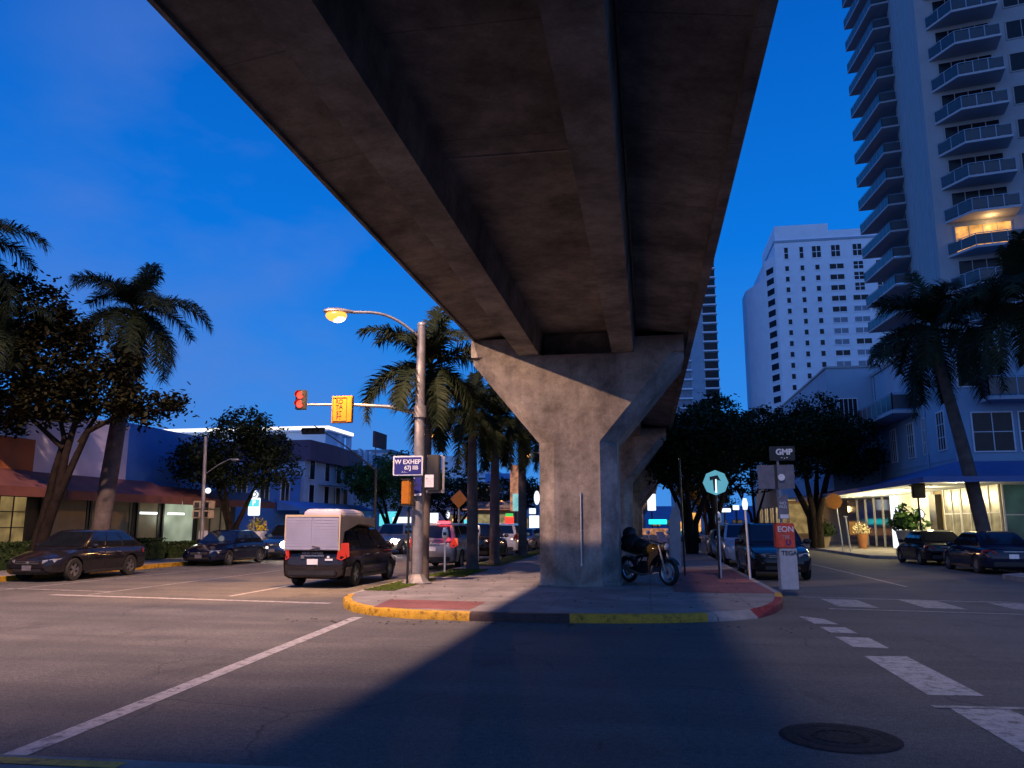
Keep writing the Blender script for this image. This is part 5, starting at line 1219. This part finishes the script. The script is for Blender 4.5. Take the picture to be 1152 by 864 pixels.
# --- right side: cafe building with canopy and hotel front above
XR = 16.3
b = bld('cafe_building', 'pale blue hotel with glowing canopied cafe on the ground floor', 'building', (XR, 45.5, 0))
g = MB(); g.box(XR, 48, 45.5, 59.9, 3.95, 12.2); g.build('upper_wall', 'skybluewall', b, world=True)
g = MB(); g.box(XR - .03, XR + .0, 45.6, 59.8, 5.15, 5.3); g.build('string_course', 'skybluewall', b, world=True)
for px in (1005, 1025, 1041, 1060):
    y = GX(px, 490, XR).y; window(b, (XR - .02, y, 5.75), 1.15 if px != 1041 else .7, 2.15, FW, 3, 3, 'towerglass', 'white', .07)
for k, x in enumerate((17.6, 19.9, 22.2)): window(b, (x + .6, 45.48, 5.5), 2.0, 2.1, 0, 2, 2, 'towerglass', 'white', .07)
for x in (17.8, 21.5, 25): window(b, (x, 45.48, 9.0), 2.2, 2.0, 0, 2, 2, 'towerglass', 'white', .07)
def balcony(parent, c, L_, D_, rz, hh=1.05, slant=0, dark=False, posts=5):
    # slab, with a railing of glass panels as sub-part; local: along x, out towards -y
    k = ('balc', L_, D_, hh, slant, posts)
    if k not in WC:
        wrap = slant < 0; sl = .3 if wrap else slant; dn = D_ * .42 if wrap else D_
        g = MB(); g.prism([(-L_ / 2, 0), (L_ / 2, 0), (L_ / 2, -dn), (-L_ / 2 + sl, -D_)], 0, .2); m1 = g.mesh('balcony', ['balconyslab'])
        g = MB(); pts = [(L_ / 2 - .05, -.05), (L_ / 2 - .05, -dn + .06), (-L_ / 2 + sl + .03, -D_ + .06), (-L_ / 2 + .05, -.05)]
        for a, c2 in zip(pts[:-1], pts[1:]):
            a, c2 = Vector(a), Vector(c2); n = max(1, int((c2 - a).length / 1.1))
            g.tube([(a.x, a.y, .2 + hh), (c2.x, c2.y, .2 + hh)], .035, 5)
            for i in range(n + 1):
                p = a.lerp(c2, i / n); g.box(p.x - .03, p.x + .03, p.y - .03, p.y + .03, .2, .2 + hh)
            t_ = (c2 - a).normalized(); nn = Vector((-t_.y, t_.x)) * .01
            g.add([(a.x - nn.x, a.y - nn.y, .28), (c2.x - nn.x, c2.y - nn.y, .28), (c2.x - nn.x, c2.y - nn.y, .1 + hh), (a.x - nn.x, a.y - nn.y, .1 + hh), (a.x + nn.x, a.y + nn.y, .28), (c2.x + nn.x, c2.y + nn.y, .28), (c2.x + nn.x, c2.y + nn.y, .1 + hh), (a.x + nn.x, a.y + nn.y, .1 + hh)],
                  [(0, 1, 2, 3), (7, 6, 5, 4), (0, 4, 5, 1), (2, 6, 7, 3)], 1)
        m2 = g.mesh('railing', ['skybluewall', 'balcglass']); WC[k] = (m1, m2)
    m1, m2 = WC[k]
    o = bpy.data.objects.new('balcony', m1); COL.objects.link(o); o.parent = parent; o.location = Vector(c) - (parent.location if parent.rotation_euler.z == 0 else Vector()); o.rotation_euler = (0, 0, rz)
    r_ = bpy.data.objects.new('railing', m2); COL.objects.link(r_); r_.parent = o
    return o
M['balconyslab'] = mat('balcony_slab', (.40, .43, .47), .8, 0, .06, .5)
M['balcglass'] = mat('balcony_glass', (.018, .028, .045), .3, 0, .2, 1, spec=.7)
balcony(b, (XR, 55.5, 8.35), 9.5, 1.5, FW, slant=1.6)
balcony(b, (19.8, 45.5, 8.1), 4.2, 1.3, 0)
for x, y in ((XR - .07, 59.4), (XR - .07, 49.6)):
    g = MB(); g.tube([(x, y, 4.4), (x, y, 12.1)], .05, 8); g.build('downpipe', 'skybluewall', b, world=True, smooth=50)
g = MB(); g.box(XR - .12, XR + .1, 45.38, 59.9, 12.2, 12.42); g.box(XR + .1, 48, 45.38, 45.6, 12.2, 12.42); g.build('coping', 'whitewall', b, world=True)
# ground floor
g = MB(); g.box(XR + .3, 48, 41.2, 60, 0, 3.9); g.build('ground_floor', 'tan', b, world=True)
g = MB(); g.box(XR + .05, XR + .28, 57.8, 70, H, 3.9); g.build('dark_glazing', 'glass', b, world=True)
for y in (58, 60, 62.2, 64.5, 67): g = MB(); g.box(XR - .02, XR + .06, y, y + .09, H, 3.9); g.build('mullion', 'lightsteel', b, world=True)
M['creamwallglow'] = emit('cream_wall_glow', (.85, .78, .5), .7, (.4, .38, .25), detail=.7)  # entrance walls emit in place of lamplight falling on them
g = MB(); g.box(XR - .1, XR + .3, 56.9, 57.7, H, 3.9); g.build('lit_pillar', 'whitesign', b, world=True)  # pillar emits too, so that it looks lit
g = MB(); g.box(XR + .2, XR + .29, 52.5, 56.8, H, 3.9); g.build('entrance_wall', 'creamwallglow', b, world=True)
g = MB(); g.box(XR - .05, XR + .28, 49.2, 50.3, H, 3.4); g.build('dark_door', 'darkframe', b, world=True)
g = MB(); g.box(XR + .1, XR + .28, 50.4, 52.4, H, 3.9); g.build('entrance_pier', 'creamwallglow', b, world=True)
for y in (47.5, 45.0, 42.6): window(b, (XR + .26, y, .9), 2.35, 2.75, FW, 2, 2, 'creamwin', 'white', .09)
M['interior_dark'] = emit('dim_teal_interior', (.05, .12, .10), .35, detail=.9)
for x in (17.8, 20.6, 23.4, 26.2): window(b, (x + .1, 41.18, .7), 2.6, 2.9, 0, 2, 2, 'interior_dark', 'white', .08)
text('neon_lettering', 'TRAO STOIT RA', .42, Vector((18.7, 41.08, 2.75)) - b.location, 'tealsign', b, bold=.006, align='LEFT')
# canopy
cn_ = thing('canopy', 'blue roofed canopy glowing yellow underneath over the cafe pavement', 'canopy', (XR, 45, 3.6))
g = MB()
oy0, oy1, ox = 36.2, 66, 11.6
g.add([(ox, oy0, 3.62), (48, oy0, 3.62), (48, 41.1, 4.6), (XR, 45.4, 5.0), (XR, 66, 4.6), (ox, 66, 3.62)], [(0, 1, 2, 3), (0, 3, 4, 5)]); 
g.build('roof', 'blueroof', cn_, world=True, fixn=False)
g = MB(); g.add([(ox + .02, oy0 + .02, 3.60), (47.9, oy0 + .02, 3.60), (47.9, 66, 3.60), (ox + .02, 66, 3.60)], [(0, 1, 2, 3)]); g.build('soffit', 'tallwhite', cn_, world=True, fixn=False)
g = MB(); g.box(ox - .05, ox, oy0 - .05, 66, 3.46, 3.70); g.box(ox, 48, oy0 - .05, oy0, 3.46, 3.70); g.build('fascia', 'blueroof', cn_, world=True)
for i, y in enumerate((39.5, 44, 48.5, 52.5, 56, 60)):
    light('canopy_downlight', 'POINT', (14.2, y, 3.25), (60, 110, 330, 480, 260, 50)[i], (1, .80, .42), cn_, .15)
    g = MB(); g.lathe([(0, 3.56), (.12, 3.56), (.12, 3.6)], 12, c=(14.2, y, 0)); g.build('downlight', 'creamwin', cn_, world=True)
a = thing('wall_lamp', 'round glowing lamp by the cafe door', 'lamp', (XR - .45, 50.9, 2.3)); g = MB(); g.ball((0, 0, 0), .28); g.build('globe', 'whitesign', a, smooth=60); g = MB(); g.lathe([(.30, -.1), (.34, 0), (.30, .1)], 20, axis='y'); g.cbox((.2, 0, 0), (.4, .06, .06)); g.build('bracket', 'black', a)
# corner box of the hotel
b = bld('hotel_wing', 'taller plain blue grey wing with small windows left of the hotel windows', 'building', (XR, 72, 0))
g = MB(); g.box(13.2, 40, 60, 86, 4.1, 12.95); g.build('wall', 'skybluewall', b, world=True)
g = MB(); g.box(13.1, 40.1, 59.9, 86.1, 12.95, 13.1); g.build('coping', 'whitewall', b, world=True)
window(b, (14.55, 59.97, 9.2), 1.25, 1.5, 0, 4, 1, 'towerglass', 'white', .06); window(b, (16.3, 59.97, 5.4), 1.2, 1.7, 0, 3, 1, 'towerglass', 'white', .06)
for y in (66, 72, 78): window(b, (13.17, y, 8.8), 1.4, 1.7, FW, 2, 1, 'towerglass', 'white', .07)
g = MB(); g.box(16.62, 40, 70.2, 86, 0, 4.08); g.build('lower_wall', 'tan', b, world=True)
b = bld('lit_shop', 'low tan shop with warm lit windows beyond the cafe', 'shop', (15, 95, 0))
g = MB(); g.box(14.5, 36, 87, 112, 0, 6.4); g.build('wall', 'tan', b, world=True)
for k in range(5): window(b, (14.47, 89.5 + 4.4 * k, .8), 3.2, 2.9, FW, 2, 1, ('yellowwin', 'creamwin')[k % 2], 'tan', .2)
g = MB(); g.box(14.5, 16.6, 86.95, 86.99, .8, 3.8); g.build('lit_end_panel', 'yellowwin', b, world=True)
light('shop_spill', 'POINT', (13.2, 84, 3.2), 160, (1, .62, .22), b, .3)
# planters, posts, signal by the cafe
M['planterpot'] = mat('stone_planter', (.35, .33, .28), .7, 0, .15, 4)
q = GY(1022, 600, 45.0)
potted('large grey tapered planter with leafy palms beside the lit entrance', (q.x, 45.0, H), .62, 1.25, 'planterpot', 'greenleaf', 1.05, .5, 240)
q = GY(970, 600, 56); potted('terracotta urn overflowing with cream flowers against dark glass', (q.x, 56, H), .36, .95, 'terracotta', 'creamflower', .62, .2, 200)
q = GY(1046, 600, 49.0)
Yq = 40.2; q = GY(1033, 551, Yq); bpx = GY(1042, 620, Yq)
a = thing('walk_signal', 'black pedestrian signal box on a thin post before the lit cafe wall', 'pedestrian signal', (bpx.x - .12, Yq, H)); dx = q.x - a.location.x
g = MB(); g.tube([(0, 0, 0), (-.12 + .08, 0, q.z - H + .3)], .045, 8); g.build('post', 'darksteel', a, smooth=50)
g = MB(); g.cbox((dx, -.0, q.z - H), (.55, .3, .78)); g.build('housing', 'black', a, bevel=.03); g = MB(); g.cbox((dx + .08, -.1, q.z - H + .2), (.9, .5, .05)); g.build('hood', 'black', a)
Yq = 50; q = GY(938, 564, Yq); b0 = GY(950, 615, Yq)
a = thing('warning_sign', 'tan octagonal sign back on two slim posts before the dark cafe glass', 'sign', (q.x, Yq, H))
g = MB(); g.lathe([(0, -.03), (.48, -.03), (.48, 0), (0, 0)], 8, 0, 'y', (0, 0, q.z - H)); g.build('panel', 'yellow_box', a)
g = MB(); g.tube([(.35, .05, 0), (.1, .05, q.z - H)], .045, 8); g.build('post', 'lightsteel', a, smooth=50); g = MB(); g.tube([(.75, .05, 0), (.6, .05, q.z - H - .9)], .05, 8); g.tube([(.5, .05, q.z - H - .9), (.72, .05, q.z - H - .9)], .04, 6); g.build('post', 'lightsteel', a, smooth=50)
q = GZ(905, 612, H); potted('large dark round clipped bush on the pavement before the lit shop', (12.3, 60.5, H), .55, .7, 'tan', 'hedge', 1.0, .22, 900)

# --- condominium tower on the right, turned a little
A = Vector((25.2, 70, 0)); B = Vector((30.2, 94, 0)); ux = (B - A).normalized()          # street wall direction
phi = math.atan2(ux.x, ux.y)
tw = bld('condo_tower', 'tall condominium tower with curved stacks of glass balconies at the right edge', 'tower', A, -phi)
FL = 3.05; NF = 22; BASE = 9
g = MB(); g.box(0, 45, 0, 28, 0, BASE + FL * NF + 2); g.build('wall', 'whitewall', tw)
g = MB(); g.box(-.12, 0, 2.0, 2.16, 10, BASE + FL * NF); g.box(-.12, 0, 12.0, 12.16, 10, BASE + FL * NF); g.build('groove', 'skybluewall', tw)
for k in range(1, NF):
    z = BASE + k * FL
    lit = (k == 5)
    balcony(tw, (3.35, -.0, z - .2), 5.3, 2.2, 0, slant=1.8, posts=5)
    window(tw, (3.5, -.02, z + .05), 4.2, 2.45, 0, 4, 2, 'warmwin' if lit else 'towerglass', 'whitewall', .1)
    window(tw, (8.0, -.02, z + .5), 2.3, 1.7, 0, 2, 1, 'towerglass' if k != 4 else 'paleglass', 'whitewall', .1)
    if k > 1: window(tw, (11.6, -.02, z + .5), 2.3, 1.7, 0, 2, 1, 'towerglass', 'whitewall', .1)
    balcony(tw, (-.02, 22.6, z - .2), 9.0, 4.3, FW, slant=-1, posts=4)
    window(tw, (-.03, 21.4, z + .05), 4.6, 2.3, FW, 3, 1, 'towerglass', 'whitewall', .1)
light('balcony_lamp', 'POINT', tuple(Matrix.Translation(A) @ Matrix.Rotation(-phi, 4, 'Z') @ Vector((4, -.9, BASE + 5 * FL + 2.4))), 60, (1, .55, .2), None, .2)

# --- far white tower
b = bld('white_tower', 'broad white tower with grid of small windows left of the balconied condominium', 'tower', (42.1, 250, 0))
g = MB(); g.box(0, 36, 0, 30, 0, 90.5); g.build('wall', 'tallwhite', b)
g = MB(); g.box(.3, 16.5, .3, 28, 90.5, 95.3); g.box(16.5, 36, .3, 28, 90.5, 93); g.build('roof_storey', 'tallwhite', b)
g = MB(); g.box(-.2, 36, -.25, 30, 89.6, 90.3); g.build('cornice', 'skybluewall', b)
g = MB(); g.prism([(-2.6, 6), (0, .0), (0, 30), (-2.6, 30)], 0, 85.5); g.prism([(-7, 20), (-2.6, 6.02), (-2.6, 30), (-7, 30)], 0, 80); g.build('side_wing', 'tallwhite', b)
ws = []
for r_ in range(25):
    z = 86.6 - 3.45 * (r_ - 0) - (1.6 if r_ > 0 else 0)
    if z < 22: break
    tall = 4.0 if r_ == 0 else 1.9
    for c, (x, w_) in enumerate(((3.4, 1.3), (8.0, 1.3), (12.5, 1.4), (18.2, 3.4), (24.6, 3.6), (31.2, 3.4))):
        hh = tall; zz = z - tall / 2 - .6; wv = w_ * (1.3 if c > 2 else 1.1); mt = 'towerglass'
        if r_ == 0 and c > 1: wv = 2.9
        if r_ in (1, 2, 3) and c > 3: hh = 2.7; zz -= .3; wv = 3.1
        if r_ > 4 and c > 2: hh = 1.9; mt = 'paleglass' if (r_ * 7 + c * 3) % 4 else 'towerglass'
        ws.append((x, zz, wv, hh, mt, c, r_))
for i, (x, z, wv, hh, mt, c, r_) in enumerate(ws[:96]): window(b, Vector(b.location) + Vector((x, -.06, z)), wv, hh, 0, 2 if wv > 2 else 1, 2 if hh > 2.5 else 1, mt, 'tallwhite', .3, depth=.12)
g = MB()
for x, z, wv, hh, mt, c, r_ in ws[96:]: g.box(x - wv / 2, x + wv / 2, -.07, .01, z, z + hh)
if ws[96:]: tag(g.build('small_windows', 'paleglass', b), kind='stuff')
g = MB()
n = Vector((-2.6, 6)).normalized(); 
rzs = math.atan2(-6, 2.6)
for r_ in range(19):
    z = 82.5 - 3.45 * r_
    if z < 25: break
    for f, wv in ((.5, 3.6),): 
        p = Vector((-1.3, 3.0)); window(b, Vector(b.location) + Vector((p.x - .06, p.y - .03, z - 2.4)), 4.4, 2.3, math.atan2(-6, 2.6), 1, 1, 'greyvoid' if 'greyvoid' in M else 'towerglass', 'tallwhite', .3, nm='balcony_opening')
# --- striped tower behind the viaduct edge
b = bld('striped_tower', 'slim tower with stacked dark balconies at the right edge of the viaduct', 'tower', (24.1, 260, 0))
g = MB(); g.box(-16, 0, 0, 20, 0, 94); g.build('wall', 'skybluewall', b)
for r_ in range(24):
    z = 20 + r_ * 3.1
    g = MB(); g.box(-4.6, .25, -1.3, 6, z, z + .45); g.build('balcony', 'tallwhite', b)
    g = MB(); g.box(-4.3, 0, -.08, -.01, z + .5, z + 2.9); g.build('dark_opening', 'towerglass', b)
    if z < 62:
        g = MB(); g.box(-13.8, -8.5, -1.2, 5, z, z + .45); g.build('balcony', 'tallwhite', b)
        g = MB(); g.box(-13.6, -8.8, -.08, -.01, z + .5, z + 2.9); g.build('window', 'paleglass', b)

# ------------------------------------------------------------------ render settings
SC.render.engine = 'CYCLES'
SC.cycles.use_denoising = True
try: SC.cycles.denoiser = 'OPENIMAGEDENOISE'
except Exception: pass
SC.cycles.max_bounces = 6; SC.cycles.diffuse_bounces = 4; SC.cycles.glossy_bounces = 3; SC.cycles.transmission_bounces = 2
SC.cycles.sample_clamp_indirect = 4; SC.cycles.caustics_reflective = False; SC.cycles.caustics_refractive = False
SC.view_settings.view_transform = 'Standard'; SC.view_settings.look = 'None'; SC.view_settings.gamma = 1; SC.view_settings.exposure = 0.12
